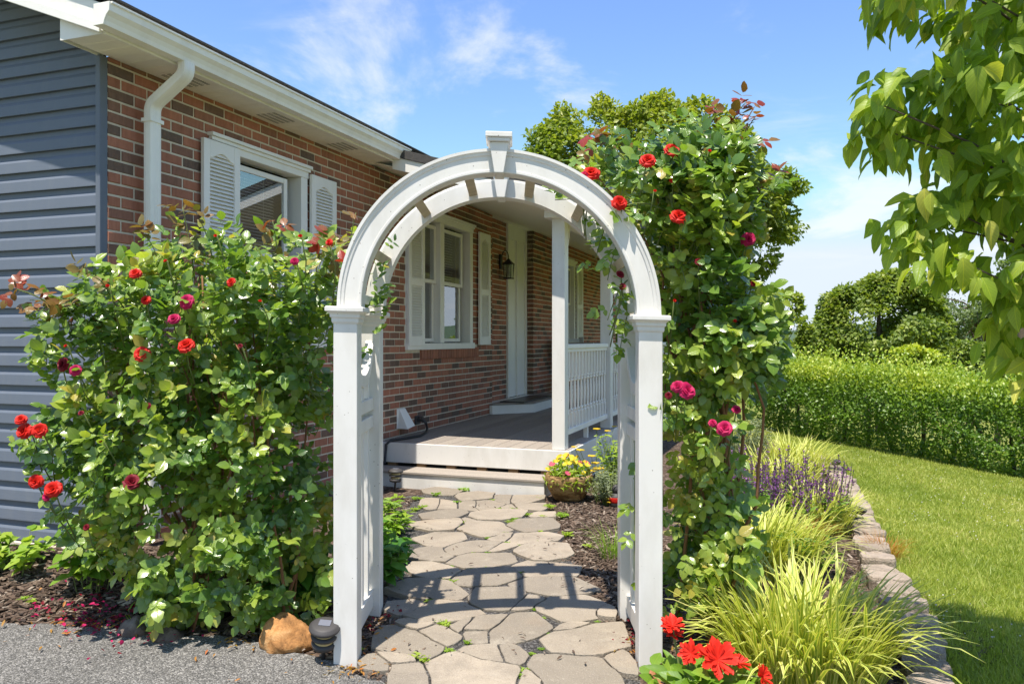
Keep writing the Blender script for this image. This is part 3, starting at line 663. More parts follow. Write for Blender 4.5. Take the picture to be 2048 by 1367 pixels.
# windows
def window(u0, u1, z0, z1, panes, blinds, rail):
    v = V0
    m = MB(); c = 0.085
    m.hbox(u0 - 0.0, u0 + c, v - 0.12, v + 0.012, z0, z1 - 0.10); m.hbox(u1 - c, u1, v - 0.12, v + 0.012, z0, z1 - 0.10)
    m.hbox(u0 - 0.01, u1 + 0.01, v - 0.12, v + 0.016, z1 - 0.0995, z1 - 0.025); m.hbox(u0 - 0.03, u1 + 0.03, v - 0.02, v + 0.045, z1 - 0.0245, z1); m.hbox(u0 - 0.02, u1 + 0.02, v - 0.02, v + 0.030, z1 - 0.05, z1 - 0.025)
    for i in range(len(panes) - 1): m.hbox(panes[i][1] + 0.045, panes[i + 1][0] - 0.045, v - 0.12, v + 0.008, z0 + 0.051, z1 - 0.10)
    w = m.build('window', white_trim, house, bevel=0.003)
    MB().hbox(u0 - 0.01, u1 + 0.01, v - 0.11, v + 0.035, z0 - 0.02, z0 + 0.048).build('sill', white_trim, w, bevel=0.004)
    for (a, b) in panes:
        s_ = MB(); zt, zb = z1 - 0.135, z0 + 0.06; t = 0.04
        for (q0, q1, vo) in ((zb, rail + 0.02, -0.075), (rail - 0.02, zt, -0.045)):
            s_.hbox(a - 0.044, a, v + vo - 0.028, v + vo, q0, q1); s_.hbox(b, b + 0.044, v + vo - 0.028, v + vo, q0, q1)
            s_.hbox(a, b, v + vo - 0.026, v + vo - 0.002, q0, q0 + t); s_.hbox(a, b, v + vo - 0.026, v + vo - 0.002, q1 - t, q1)
        s_.build('sash', white_trim, w, bevel=0.003)
        for (q0, q1, vo) in ((zb + t, rail + 0.02 - t, -0.075), (rail - 0.02 + t, zt - t, -0.045)):
            MB().hbox(a, b, v + vo - 0.016, v + vo - 0.012, q0, q1).build('pane', glass, w)
        if blinds:
            bl = MB(); z = z0 + 0.12
            while z < z1 - 0.16:
                bl.prism([(-0.150, z + 0.006), (-0.132, z - 0.004), (-0.131, z - 0.0025), (-0.149, z + 0.0075)], lambda p, q: H(a + 0.01, v + p, q), lambda p, q: H(b - 0.01, v + p, q)); z += 0.0235
            for f_ in (0.2, 0.8): bl.hbox(a + (b - a) * f_, a + (b - a) * f_ + 0.002, v - 0.133, v - 0.131, z0 + 0.1, z1 - 0.15)
            props(bl.build('blinds', blindm, w), kind='stuff')
        else:
            MB().hbox(a - 0.03, b + 0.03, v - 0.60, v - 0.58, z0, z1).build('curtain', curtain, w)
            bl = MB(); z = rail + 0.04
            while z < z1 - 0.16:
                bl.prism([(-0.170, z + 0.004), (-0.150, z - 0.004), (-0.149, z - 0.0025), (-0.169, z + 0.0055)], lambda p, q: H(a + 0.01, v + p, q), lambda p, q: H(b - 0.01, v + p, q)); z += 0.03
            props(bl.build('blinds', blindm, w), kind='stuff')
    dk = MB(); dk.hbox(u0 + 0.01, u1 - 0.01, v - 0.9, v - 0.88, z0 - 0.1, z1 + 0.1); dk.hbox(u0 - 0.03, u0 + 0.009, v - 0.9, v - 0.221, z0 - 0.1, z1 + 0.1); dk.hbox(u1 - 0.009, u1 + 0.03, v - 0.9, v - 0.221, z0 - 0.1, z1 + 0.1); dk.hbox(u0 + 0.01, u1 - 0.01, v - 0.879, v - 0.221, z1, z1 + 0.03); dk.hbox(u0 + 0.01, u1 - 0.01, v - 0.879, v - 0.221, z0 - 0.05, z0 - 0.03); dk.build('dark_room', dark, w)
    return w
window(4.30, 5.40, 1.29, 2.76, [(4.47, 5.17)], True, 2.0)
window(7.11, 8.85, 1.29, 2.76, [(7.34, 7.88), (8.075, 8.62)], False, 2.01)
window(12.9, 13.6, 1.29, 2.76, [(13.05, 13.45)], False, 2.0)
def shutter(u0, u1, z0=1.312, z1=2.70, v=V0):
    va, vb = v + 0.018, v + 0.046; m = MB(); st = 0.058; zm = z0 + (z1 - z0) * 0.47
    m.hbox(u0, u0 + st, va, vb, z0, z1); m.hbox(u1 - st, u1, va, vb, z0, z1)
    m.hbox(u0 + st, u1 - st, va, vb - 0.001, z0, z0 + 0.10); m.hbox(u0 + st, u1 - st, va, vb - 0.001, zm - 0.035, zm + 0.035)
    w = u1 - u0 - 2 * st; arch = [(u0 + st, z1 - 0.12)] + [(u0 + st + w * k / 12, z1 - 0.12 + 0.045 * (0.5 - 0.5 * math.cos(2 * math.pi * k / 12))) for k in range(1, 12)] + [(u1 - st, z1 - 0.12), (u1 - st, z1), (u0 + st, z1)]
    m.prism(arch, lambda a, b: H(a, va, b), lambda a, b: H(a, vb - 0.001, b))
    s_ = m.build('shutter', white_trim, house, bevel=0.003)
    l = MB()
    for (a, b) in ((z0 + 0.10, zm - 0.035), (zm + 0.035, z1 - 0.075)):
        n = int((b - a) / 0.026)
        for k in range(n):
            z = a + (b - a) * (k + 0.5) / n
            l.prism([(va + 0.003, z + 0.014), (va + 0.005, z + 0.0155), (vb - 0.004, z - 0.010), (vb - 0.006, z - 0.0125)], lambda p, q: H(u0 + st, p, q), lambda p, q: H(u1 - st, p, q))
    l.hbox(u0 + st, u1 - st, va - 0.002, va + 0.001, z0 + 0.1, z1 - 0.075)
    props(l.build('louvers', white_trim, s_), kind='stuff')
for a, b in ((4.185, 4.544), (5.416, 5.775), (7.105, 7.465), (9.0, 9.36), (13.62, 14.02)): shutter(a, b)

# door surround in the recess, vent hood and hose bib
m = MB(); m.hbox(10.385, 10.43, VR - 0.1, VR + 0.03, 0.56, 3.02); m.hbox(11.19, 11.236, VR - 0.1, VR + 0.02, 0.56, 3.02); m.hbox(10.43, 11.19, VR - 0.1, VR + 0.012, 2.80, 3.02); m.hbox(10.80, 10.83, VR - 0.1, VR + 0.018, 0.56, 2.80)
dr = m.build('door_surround', white_trim, house, bevel=0.004)
MB().hbox(10.43, 10.80, VR - 0.08, VR - 0.012, 0.56, 2.80).build('door_panel', white_trim, dr)
MB().hbox(10.83, 11.19, VR - 0.08, VR - 0.012, 0.56, 2.80).build('door_panel', white_trim, dr)
m = MB(); m.add([H(6.93, V0, 0.50), H(7.09, V0, 0.50), H(7.09, V0, 0.69), H(6.93, V0, 0.69), H(6.93, V0 + 0.12, 0.50), H(7.09, V0 + 0.12, 0.52), H(7.07, V0 + 0.02, 0.69), H(6.95, V0 + 0.02, 0.69)], [(0, 1, 2, 3), (4, 5, 6, 7), (0, 4, 7, 3), (1, 2, 6, 5), (3, 7, 6, 2), (0, 1, 5, 4)]); m.build('dryer_vent_hood', white_trim, house, bevel=0.004)
bib = MB(); bib.tube([H(7.36, V0, 0.545), H(7.36, V0 + 0.08, 0.545), H(7.36, V0 + 0.11, 0.51)], 0.016, 10); bib.lathe([(0.03, -0.006), (0.03, 0.006)], H(7.36, V0 + 0.05, 0.575), 12); bib.tube([H(7.36, V0 + 0.05, 0.545), H(7.36, V0 + 0.05, 0.575)], 0.006, 6)
bib.hbox(7.31, 7.41, V0, V0 + 0.012, 0.50, 0.59); bib.build('hose_bib', charcoal, house)

# ------------------------------------------------------------------ porch
porch = empty('porch', H(6.57, -2.7, 0.06), 'white railed porch with grey brown decking and sloped ceiling', 'porch')
VD = -1.825
nb = 13; wv = (VD - 0.02 - (V0 + 0.012)) / nb
for i in range(nb):
    a = V0 + 0.012 + i * wv; MB().hbox(6.575, 16.8, a + 0.003, a + wv - 0.003, 0.392, 0.42).build('deck_board', deckm, porch, bevel=0.004)
MB().hbox(6.550, 6.5745, V0 - 0.02, VD, 0.236, 0.4175).build('fascia_board', white, porch, bevel=0.004)
MB().hbox(6.575, 16.8, VD - 0.019, VD + 0.004, 0.22, 0.4175).build('fascia_board', white, porch, bevel=0.004)
MB().hbox(6.60, 16.7, V0 + 0.01, VD - 0.03, 0.05, 0.385).build('dark_underdeck_fill', dark, porch)  # near-black fill: the shade under the deck is put into its colour
for k in range(6): MB().hbox(6.56, 6.598, V0 + 0.10 + k * 0.30, V0 + 0.19 + k * 0.30, 0.05, 0.26).build('support_block', wood_brown, porch)
MB().hbox(6.80, 16.7, VD - 0.028, VD - 0.02, 0.0, 0.22).build('skirt_board', white, porch)
SR = -1.963
st = MB().hbox(6.275, 6.297, -3.72, SR, 0.03, 0.185).build('step', white, porch, bevel=0.004)
MB().hbox(6.2975, 6.545, SR - 0.022, SR, 0.03, 0.185).build('side_board', white, st)
for a, b in ((6.262, 6.40), (6.405, 6.545)): MB().hbox(a, b, -3.72, SR + 0.008, 0.186, 0.208).build('tread_board', deckm, st, bevel=0.004)
MB().hbox(6.298, 6.54, -3.7, SR - 0.03, 0.0, 0.18).build('step_core', dark, st)
VP_ = -1.93
for k, uu in enumerate((6.635, 8.44, 10.9, 13.4)):
    m = MB(); m.hbox(uu - 0.058, uu + 0.058, VP_ - 0.058, VP_ + 0.058, 0.42, 2.43); po = m.build('post', white, porch, bevel=0.005)
bm_ = MB().hbox(6.50, 16.7, VP_ - 0.105, VP_ + 0.105, 2.425, 2.60).build('beam', white_trim, porch, bevel=0.004)
br = MB()
for (cu, cz_, rr) in ((6.76, 2.33, 0.055), (6.78, 2.21, 0.04), (6.86, 2.35, 0.04)):
    br.tube([H(cu + rr * (1 - k / 40) * math.cos(k * 0.33), VP_, cz_ + rr * (1 - k / 40) * math.sin(k * 0.33)) for k in range(30)], 0.008, 6)
br.tube([H(6.70 + 0.22 * math.sin(g), VP_, 2.42 - 0.30 * math.cos(g)) for g in np.linspace(0, math.pi / 2, 10)], 0.010, 6); br.hbox(6.694, 6.712, VP_ - 0.012, VP_ + 0.012, 2.10, 2.42); br.hbox(6.712, 6.93, VP_ - 0.012, VP_ + 0.012, 2.405, 2.424)
br.build('bracket', white_trim, porch)
cz = lambda v: 3.0 - 0.28 * (v - V0)
u = 6.34
while u < 16.6:                                                      # ceiling boards run across the porch, down towards the beam
    uu = min(u + 0.089, 16.7); m = MB()
    m.prism([(V0 - 0.2, cz(V0)), (V0, cz(V0)), (-1.52, cz(-1.52)), (-1.52, cz(-1.52) + 0.012), (V0, cz(V0) + 0.012), (V0 - 0.2, cz(V0) + 0.012)], lambda a, b: H(u, a, b), lambda a, b: H(uu, a, b)); m.build('ceiling_board', white_soffit, porch, bevel=0.003, seg=1); u += 0.1
MB().prism([(V0 - 0.0, 3.014), (VR - 0.01, 3.02), (VR - 0.01, 3.035), (V0, 3.03)], lambda a, b: H(9.53, a, b), lambda a, b: H(11.24, a, b)).build('recess_ceiling', white_soffit, porch)
pr = MB().prism([(-3.30, cz(-3.30) + 0.10), (-1.46, cz(-1.46) + 0.10), (-1.46, cz(-1.46) + 0.16), (-3.62, cz(-3.62) + 0.16 + 0.02), (-3.62, cz(-3.62) + 0.10)], lambda a, b: H(6.30, a, b), lambda a, b: H(16.9, a, b)).build('porch_roof', shingle, porch)
MB().prism([(-3.405, cz(-3.405) - 0.015), (-1.50, cz(-1.50) - 0.02), (-1.50, cz(-1.50) + 0.098), (-3.405, cz(-3.405) + 0.098)], lambda a, b: H(6.315, a, b), lambda a, b: H(6.335, a, b)).build('rake_board', white_trim, porch, bevel=0.003)
MB().hbox(6.318, 6.46, V0 - 0.2, -3.40, 2.997, 3.13).build('eave_sun_blocker', white_trim, porch)  # added block that plugs the eave gap so stray sun stays off the brick
MB().hbox(6.34, 16.8, -1.515, -1.495, cz(-1.5) - 0.03, cz(-1.5) + 0.095).build('eave_board', white_trim, porch)
# railing: rails and turned balusters
prof = [(0.016, 0.0), (0.016, 0.12), (0.020, 0.125), (0.020, 0.14), (0.012, 0.145), (0.018, 0.155), (0.018, 0.165), (0.011, 0.175), (0.014, 0.26), (0.014, 0.34), (0.011, 0.42), (0.018, 0.435), (0.018, 0.447), (0.012, 0.455), (0.020, 0.46), (0.020, 0.475), (0.016, 0.48), (0.016, 0.70)]
def bal_mesh():
    m = MB(); n = 8
    lo = [p for p in prof[1:-1]]
    m.lathe(lo, (0, 0, 0), 10); m.box((-0.016, -0.016, 0), (0.016, 0.016, 0.12)); m.box((-0.016, -0.016, 0.48), (0.016, 0.016, 0.70))
    return np_mesh('baluster', m.v, faces=m.f, mat=white_trim)
bme = bal_mesh()
for (ua, ub) in ((6.695, 8.38), (8.50, 10.84), (10.96, 13.34)):
    rl = MB().hbox(ua, ub, VP_ - 0.035, VP_ + 0.035, 1.295, 1.335).hbox(ua, ub, VP_ - 0.02, VP_ + 0.02, 1.262, 1.295).build('railing', white_trim, porch, bevel=0.005)
    MB().hbox(ua, ub, VP_ - 0.025, VP_ + 0.025, 0.525, 0.575).build('bottom_rail', white_trim, rl, bevel=0.004)
    n = int((ub - ua) / 0.118)
    for k in range(n): place('baluster', bme, rl, H(ua + (ub - ua) * (k + 0.5) / n, VP_, 0.575), (0, 0, math.pi / 2 - TH), (1, 1, 0.69 / 0.70))
    MB().hbox((ua + ub) / 2 - 0.02, (ua + ub) / 2 + 0.02, VP_ - 0.02, VP_ + 0.02, 0.42, 0.525).build('rail_foot', white_trim, rl)
# low landing in front of the door
m = MB(); lp = [(9.42, V0 + 0.003), (11.7, V0 + 0.003), (11.7, -3.26), (9.86, -3.22), (9.42, -3.64)]
m.prism(lp, lambda a, b: H(a, b, 0.421), lambda a, b: H(a, b, 0.535)); ld = m.build('landing', white_trim, porch, bevel=0.003)
MB().prism(lp, lambda a, b: H(a - 0.006, b + 0.006, 0.5355), lambda a, b: H(a - 0.006, b + 0.006, 0.557)).build('landing_top', deckm, ld, bevel=0.003)
MB().hbox(9.536, 11.24, VR + 0.005, V0, 0.40, 0.555).build('threshold', white_trim, ld)
mt = MB().hbox(9.68, 10.95, -3.64, -3.30, 0.558, 0.570).build('doormat', black, None, bevel=0.003); props(mt, 'dark rectangular doormat lying on the low landing by the door', 'doormat')
# porch bench seen past the post
bn = empty('porch_bench', H(12.6, -3.2, 0.42), 'grey slatted porch bench glimpsed beyond the porch railing', 'bench')
greyw = m_plain('grey_bench_wood', (0.38, 0.37, 0.35), 0.7, 0.2, 8)
MB().hbox(11.9, 13.2, -3.45, -2.98, 0.84, 0.88).build('seat', greyw, bn)
for uu in (11.9, 13.15): MB().hbox(uu, uu + 0.05, -3.5, -3.42, 0.42, 1.42).build('leg', greyw, bn); MB().hbox(uu, uu + 0.05, -3.02, -2.96, 0.42, 1.30).build('leg', greyw, bn); MB().hbox(uu - 0.01, uu + 0.06, -3.5, -2.93, 1.30, 1.33).build('armrest', greyw, bn)
for k in range(4): MB().hbox(11.95, 13.15, -3.50, -3.48, 0.98 + k * 0.11, 1.06 + k * 0.11).build('back_slat', greyw, bn)
# wall lantern
lx = empty('wall_lantern', H(10.12, VR, 2.3), 'black carriage lantern with clear panes mounted beside the door', 'lantern')
cu, cv = 10.12, VR + 0.13
MB().hbox(cu - 0.04, cu + 0.04, VR + 0.004, VR + 0.03, 2.34, 2.54).build('wall_plate', black, lx, bevel=0.006)
MB().tube([H(cu, VR + 0.03, 2.45)] + [H(cu, VR + 0.03 + 0.05 * (1 - math.cos(g)), 2.48 + 0.11 * math.sin(g)) for g in np.linspace(0.2, math.pi, 10)] + [H(cu, cv, 2.47)], 0.006, 8).build('arm', black, lx)
fr = MB(); w = 0.057; z0, z1 = 2.22, 2.40
for a in (-1, 1):
    for b in (-1, 1): fr.tube([H(cu + a * w * 0.85, cv + b * w * 0.85, z0), H(cu + a * w, cv + b * w, z1)], 0.0055, 6)
fr.hbox(cu - w, cu + w, cv - w, cv + w, z0 - 0.018, z0); fr.build('cage', black, lx)
M45 = Matrix.Rotation(R(45) + math.pi / 2 - TH, 3, 'Z')
MB().lathe([(0.095, 0), (0.09, 0.010), (0.045, 0.045), (0.027, 0.062), (0.015, 0.075), (0.0, 0.085)], H(cu, cv, z1), 4, M45).build('roof_cap', black, lx)
for a, b, c_, d in ((-w * .9, w * .9, -w * .93, -w * .90), (-w * .9, w * .9, w * .90, w * .93), (-w * .93, -w * .90, -w * .89, w * .89), (w * .90, w * .93, -w * .89, w * .89)): MB().hbox(cu + a, cu + b, cv + c_, cv + d, z0, z1).build('pane', glass, lx)
MB().lathe([(0.014, 0), (0.017, 0.015), (0.020, 0.08), (0.010, 0.11), (0.008, 0.13)], H(cu, cv, 2.25), 10).build('bulb', pale_p, lx)
ms_ = MB().lathe([(0.0, -0.04), (0.04, -0.03), (0.05, 0.0), (0.04, 0.03), (0.0, 0.045)], H(9.60, VR + 0.05, 2.63), 12).build('motion_sensor', black, None, smooth=True); props(ms_, 'small round black sensor on the brick left of the lantern', 'sensor')
hs = MB().tube([H(7.36, V0 + 0.11, 0.51), H(7.34, V0 + 0.13, 0.46), H(7.25, V0 + 0.16, 0.437), H(7.0, V0 + 0.22, 0.434), H(6.75, V0 + 0.18, 0.436), H(6.56, V0 + 0.13, 0.437), H(6.53, V0 + 0.10, 0.40), H(6.52, V0 + 0.09, 0.23), H(6.4, V0 + 0.09, 0.222)], 0.0125, 8).build('garden_hose', black, None, smooth=True); props(hs, 'black garden hose running from the wall tap over the deck edge', 'hose')

# ------------------------------------------------------------------ arbor
AX = -0.0535; AYF = 3.27; AYR = 3.27 + 0.563
arbor = empty('arbor', (AX, 3.55, 0.0), 'white vinyl garden arbor with round arch and keystone', 'arbor')
def rack(V):
    V = V.copy(); V[:, 2] += -0.028 * (V[:, 0] - AX); return V
XL, XR = (-0.740, -0.641), (0.525, 0.624)
for (xa, xb) in (XL, XR):
    for (ya, yb) in ((AYF, AYF + 0.099), (AYR - 0.0, AYR + 0.099)):
        zb = float(gz((xa + xb) / 2, ya)) + 0.028 * ((xa + xb) / 2 - AX) - 0.03
        p = MB().box((xa, ya, zb), (xb, yb, 1.432)).build('post', white, arbor, bevel=0.004, post=rack)
        m = MB(); xm, ym = (xa + xb) / 2, (ya + yb) / 2
        prof2 = [(0.052, 1.424), (0.056, 1.432), (0.056, 1.446), (0.062, 1.450), (0.062, 1.462), (0.070, 1.470), (0.079, 1.474), (0.079, 1.490), (0.074, 1.494), (0.01, 1.496)]
        m.lathe([(r * 1.4142, z) for r, z in prof2], (xm, ym, 0), 4, Matrix.Rotation(R(45), 3, 'Z')); m.build('post_cap', white, p, bevel=0.0015, post=rack)
RI, RO, ZS = 0.572, 0.667, 1.494
def ring(y, name='arch', flip=False):
    pf = [(RI, 0.006), (RI, 0.088), (RO - 0.004, 0.088), (RO - 0.004, 0.10), (RO + 0.004, 0.10), (RO + 0.004, -0.004), (RO - 0.008, -0.004), (RO - 0.012, 0.001), (RO - 0.022, 0.003), (RO - 0.026, 0.008), (RI + 0.014, 0.008), (RI + 0.012, 0.004), (RI + 0.003, 0.004)]
    if flip: pf = [(RI, 0.0), (RI, 0.088), (RI + 0.03, 0.086), (RO - 0.03, 0.086), (RO - 0.012, 0.10), (RO + 0.004, 0.10), (RO + 0.004, 0.06), (RO - 0.018, 0.056), (RO - 0.018, 0.0)]
    m = MB(); n = 72; k = len(pf); vs_ = []; fs = []
    for i in range(n + 1):
        g = math.pi * i / n
        for (r, dy) in pf: vs_.append((AX - r * math.cos(g), y + dy, ZS + r * math.sin(g)))
    for i in range(n):
        for j in range(k): fs.append((i * k + j, i * k + (j + 1) % k, (i + 1) * k + (j + 1) % k, (i + 1) * k + j))
    fs += [tuple(range(k - 1, -1, -1)), tuple(range(n * k, (n + 1) * k))]
    m.add(vs_, fs); return m.build(name, white, arbor, post=rack)
for y in (AYF, AYR):
    a = ring(y, flip=(y == AYR))
    m = MB(); m.prism([(AX - 0.019, ZS + RI - 0.006), (AX + 0.019, ZS + RI - 0.006), (AX + 0.040, ZS + RO + 0.026), (AX - 0.040, ZS + RO + 0.026)], lambda p, q: (p, y - 0.028, q), lambda p, q: (p, y + 0.11, q)); ks = m.build('keystone', white, arbor, bevel=0.003, post=rack)
    MB().box((AX - 0.047, y - 0.040, ZS + RO + 0.0262), (AX + 0.047, y + 0.122, ZS + RO + 0.042)).box((AX - 0.055, y - 0.047, ZS + RO + 0.0422), (AX + 0.055, y + 0.129, ZS + RO + 0.064)).build('keystone_cap', white, ks, bevel=0.003, post=rack)
for g in (-66, -37, -13, 13, 37, 66, -86, 86):
    a = R(g); Mx = Matrix.Rotation(a, 3, 'Y')
    def T(x, y, z): p = Mx @ Vector((x, 0, z)); return (AX + p.x, y, ZS + p.z)
    MB().box((-0.021, AYF + 0.089, RI + 0.018), (0.021, AYR + 0.005, RI + 0.046), T).build('slat', slatwood if abs(g) < 80 else white, arbor, bevel=0.003, post=rack)
for (xa, xb) in (XL, XR):
    xm = (xa + xb) / 2; ya, yb = AYF + 0.0995, AYR - 0.0005; ym = (ya + yb) / 2
    zb = float(gz(xm, 3.5)) + 0.028 * (xm - AX) + 0.05
    pan = MB().box((xm - 0.019, ya, zb), (xm + 0.019, yb, zb + 0.085)).build('side_panel', white, arbor, bevel=0.003, post=rack)
    for z in (0.935, 1.02): MB().box((xm - 0.019, ya, z), (xm + 0.019, yb, z + 0.058)).build('mid_rail', white, pan, bevel=0.003, post=rack)
    sag = lambda y: 1.14 + 0.16 * (2 * abs(y - ym) / (yb - ya)) ** 2.2
    ysg = np.linspace(ya, yb, 25)
    m = MB(); pl = [(y, sag(y)) for y in ysg] + [(y, sag(y) + 0.055) for y in ysg[::-1]]
    n = len(ysg); vs_ = []; fs = []
    for y in ysg:
        vs_ += [(xm - 0.02, y, sag(y)), (xm + 0.02, y, sag(y)), (xm + 0.02, y, sag(y) + 0.055), (xm - 0.02, y, sag(y) + 0.055)]
    for i in range(n - 1):
        for j in range(4): fs.append((i * 4 + j, i * 4 + (j + 1) % 4, (i + 1) * 4 + (j + 1) % 4, (i + 1) * 4 + j))
    fs += [(3, 2, 1, 0), tuple(range(4 * n - 4, 4 * n))]
    m.add(vs_, fs).build('scalloped_rail', white, pan, bevel=0.003, post=rack)
    for f_ in (0.2, 0.5, 0.8):
        y = ya + (yb - ya) * f_
        MB().box((xm - 0.012, y - 0.019, zb + 0.0855), (xm + 0.012, y + 0.019, 0.9345)).build('picket', white, pan, bevel=0.002, post=rack)
        MB().box((xm - 0.012, y - 0.019, 1.0785), (xm + 0.012, y + 0.019, sag(y) - 0.0005)).build('picket', white, pan, bevel=0.002, post=rack)
# ------------------------------------------------------------------ foliage tools
def leaf_tpl(ts, ws, fold=0.25, curve=0.18, twist=0.0, wave=0.0):
    """a leaf 1 long along y, half-width ws at stations ts (between base and tip), folded along its rib"""
    V = [(0, 0, 0)]; UV = [(0.5, 0)]; wm = max(ws)
    for i, (t, w) in enumerate(zip(ts, ws)):
        zz = -curve * t * t
        wv = wave * (1 if i % 2 else -1)
        for sx in (-1, 0, 1): V.append((sx * w, t, zz + (fold * w + wv * (0.3 if sx > 0 else -0.2) if sx else 0) + twist * sx * w * t)); UV.append((0.5 + 0.5 * sx * w / wm, t))
    V.append((0, 1, -curve)); UV.append((0.5, 1)); n = len(ts); Fs = [(0, 2, 1), (0, 3, 2)]
    for i in range(n - 1):
        a = 1 + 3 * i; Fs += [(a, a + 1, a + 4, a + 3), (a + 1, a + 2, a + 5, a + 4)]
    a = 1 + 3 * (n - 1); Fs += [(a, a + 1, a + 3), (a + 1, a + 2, a + 3)]
    return np.array(V), Fs, np.array(UV)
T_ROSE = leaf_tpl([0.14, 0.42, 0.76], [0.22, 0.37, 0.25], 0.22, 0.16)
T_ROSE2 = leaf_tpl([0.14, 0.42, 0.76], [0.24, 0.39, 0.27], -0.10, 0.30, 0.1)
T_DOG = leaf_tpl([0.12, 0.34, 0.62, 0.84], [0.14, 0.25, 0.22, 0.11], 0.35, 0.35, 0.2, 0.07)
T_DOG2 = leaf_tpl([0.12, 0.34, 0.62, 0.84], [0.13, 0.24, 0.22, 0.11], 0.6, 0.5, -0.25, 0.07)
T_LANCE = leaf_tpl([0.2, 0.5, 0.8], [0.10, 0.15, 0.09], 0.4, 0.25)
T_HEART = leaf_tpl([0.1, 0.32, 0.62, 0.84], [0.28, 0.40, 0.29, 0.14], 0.2, 0.22, 0.0, 0.06)
T_DIA = (np.array([(0, 0, 0), (0.34, 0.45, 0.05), (0, 1, -0.12), (-0.34, 0.45, 0.05)]), [(0, 1, 2), (0, 2, 3)], np.array([(0.5, 0), (1, 0.5), (0.5, 1), (0, 0.5)]))
T_PETAL = leaf_tpl([0.2, 0.55, 0.85], [0.16, 0.36, 0.34], 0.25, -0.25)
def strip_tpl(nseg=6, bend=0.9, w=0.012, tipw=0.25):
    """a grass blade 1 long that rises and arches over"""
    V = []; UV = []; y = z = 0.0
    for i in range(nseg + 1):
        t = i / nseg; ww = w * (1 - (t ** 3) * (1 - tipw)) * (0.55 + 0.45 * min(1, t * 5)) * (1 if i < nseg else 0.1)
        for sx in (-1, 0, 1): V.append((sx * ww, y, z + (0 if sx == 0 else 0.25 * ww))); UV.append((0.5 + 0.5 * sx, t))
        a = math.pi / 2 - bend * (t ** 1.3) * 1.0; y += math.cos(a) / nseg; z += math.sin(a) / nseg
    Fs = []
    for i in range(nseg):
        a = 3 * i; Fs += [(a, a + 1, a + 4, a + 3), (a + 1, a + 2, a + 5, a + 4)]
    return np.array(V), Fs, np.array(UV)
def nrm(a): return a / np.maximum(np.linalg.norm(a, axis=-1, keepdims=True), 1e-9)
def basis(d, n, L, Wd=None):
    y = nrm(d); z = nrm(n - (n * y).sum(-1, keepdims=True) * y); x = np.cross(y, z); L = np.asarray(L)[:, None]
    Wd = L if Wd is None else np.asarray(Wd)[:, None]
    return np.stack([x * Wd, y * L, z * L], -1)                       # columns
def batch(name, tpl, M, T, tint, mat, parent=None, smooth=True, kind='stuff'):
    V, Fs, UV = tpl; N = len(T); n = len(V)
    if N == 0: return None
    W_ = np.einsum('kij,vj->kvi', M, V) + T[:, None, :]
    flat = np.array([i for f in Fs for i in f], np.int64); tot = np.array([len(f) for f in Fs], np.int32)
    fl = (flat[None, :] + (np.arange(N) * n)[:, None]).ravel()
    org = np.array(WL[parent.name]) if parent is not None else T.mean(0) * [1, 1, 0]
    me = np_mesh(name, W_.reshape(-1, 3) - org, flat=fl, tot=np.tile(tot, N), mat=mat, uv=np.tile(UV, (N, 1)), tint=np.repeat(tint, n), smooth=smooth)
    o = place(name, me, parent, org)
    if kind: props(o, kind=kind)
    return o
def singles(name, tpls, M, T, tint, mat, parent):
    mes = [np_mesh(name, t[0], faces=t[1], mat=mat, uv=t[2], smooth=True) for t in tpls]; pl = WL[parent.name]
    for i in range(len(T)):
        o = bpy.data.objects.new(name, mes[i % len(mes)]); COL.objects.link(o); o.parent = parent
        mw = Matrix([[*M[i][r], T[i][r] - pl[r]] for r in range(3)] + [[0, 0, 0, 1]]); o.matrix_basis = mw; o.color = (float(tint[i]), 0, 0, 1)
def front_pick(T, size, k, cell=9.0):
    """indices of the k leaves that show largest from the viewer's side"""
    px = (1024 + T[:, 0] * F / T[:, 1]); py = HZ - (T[:, 2] - CZ) * F / T[:, 1]
    ok = (px > 0) & (px < 2048) & (py > 0) & (py < 1367) & (T[:, 1] > 0.5)
    key = (np.floor(px / cell) * 10000 + np.floor(py / cell)).astype(np.int64); best = {}
    for i in np.argsort(T[:, 1]):
        if ok[i] and key[i] not in best: best[key[i]] = i
    idx = np.array(list(best.values()), int); idx = idx[np.argsort(-(size[idx] / T[idx, 1]) - 0.0)]
    return idx[:k]
def split_leaves(name_s, name_r, tpls, M, T, tint, mats, parent, size, k):
    sel = front_pick(T, size, k); mask = np.zeros(len(T), bool); mask[sel] = True
    singles(name_s, tpls, M[mask], T[mask], tint[mask], mats[0], parent)
    batch(name_r, tpls[0], M[~mask], T[~mask], tint[~mask], mats[1], parent)
def in_poly(p, poly):
    x, y = p[:, 0], p[:, 1]; c = np.zeros(len(p), bool); q = np.array(poly, float); j = len(q) - 1
    for i in range(len(q)):
        yi, yj = q[i, 1], q[j, 1]; xi, xj = q[i, 0], q[j, 0]
        c ^= ((yi > y) != (yj > y)) & (x < (xj - xi) * (y - yi) / (yj - yi + 1e-12) + xi); j = i
    return c
def edge_d(p, poly):
    q = np.array(poly, float); d = np.full(len(p), 1e9)
    for i in range(len(q)):
        a, b = q[i], q[(i + 1) % len(q)]; ab = b - a; t = np.clip(((p - a) @ ab) / (ab @ ab), 0, 1); d = np.minimum(d, np.linalg.norm(p - a - t[:, None] * ab, axis=1))
    return d
def vnoise(P_, s, seed=0):
    return np.array([mnoise.noise(Vector((p[0] * s + seed, p[1] * s, p[2] * s))) for p in P_])
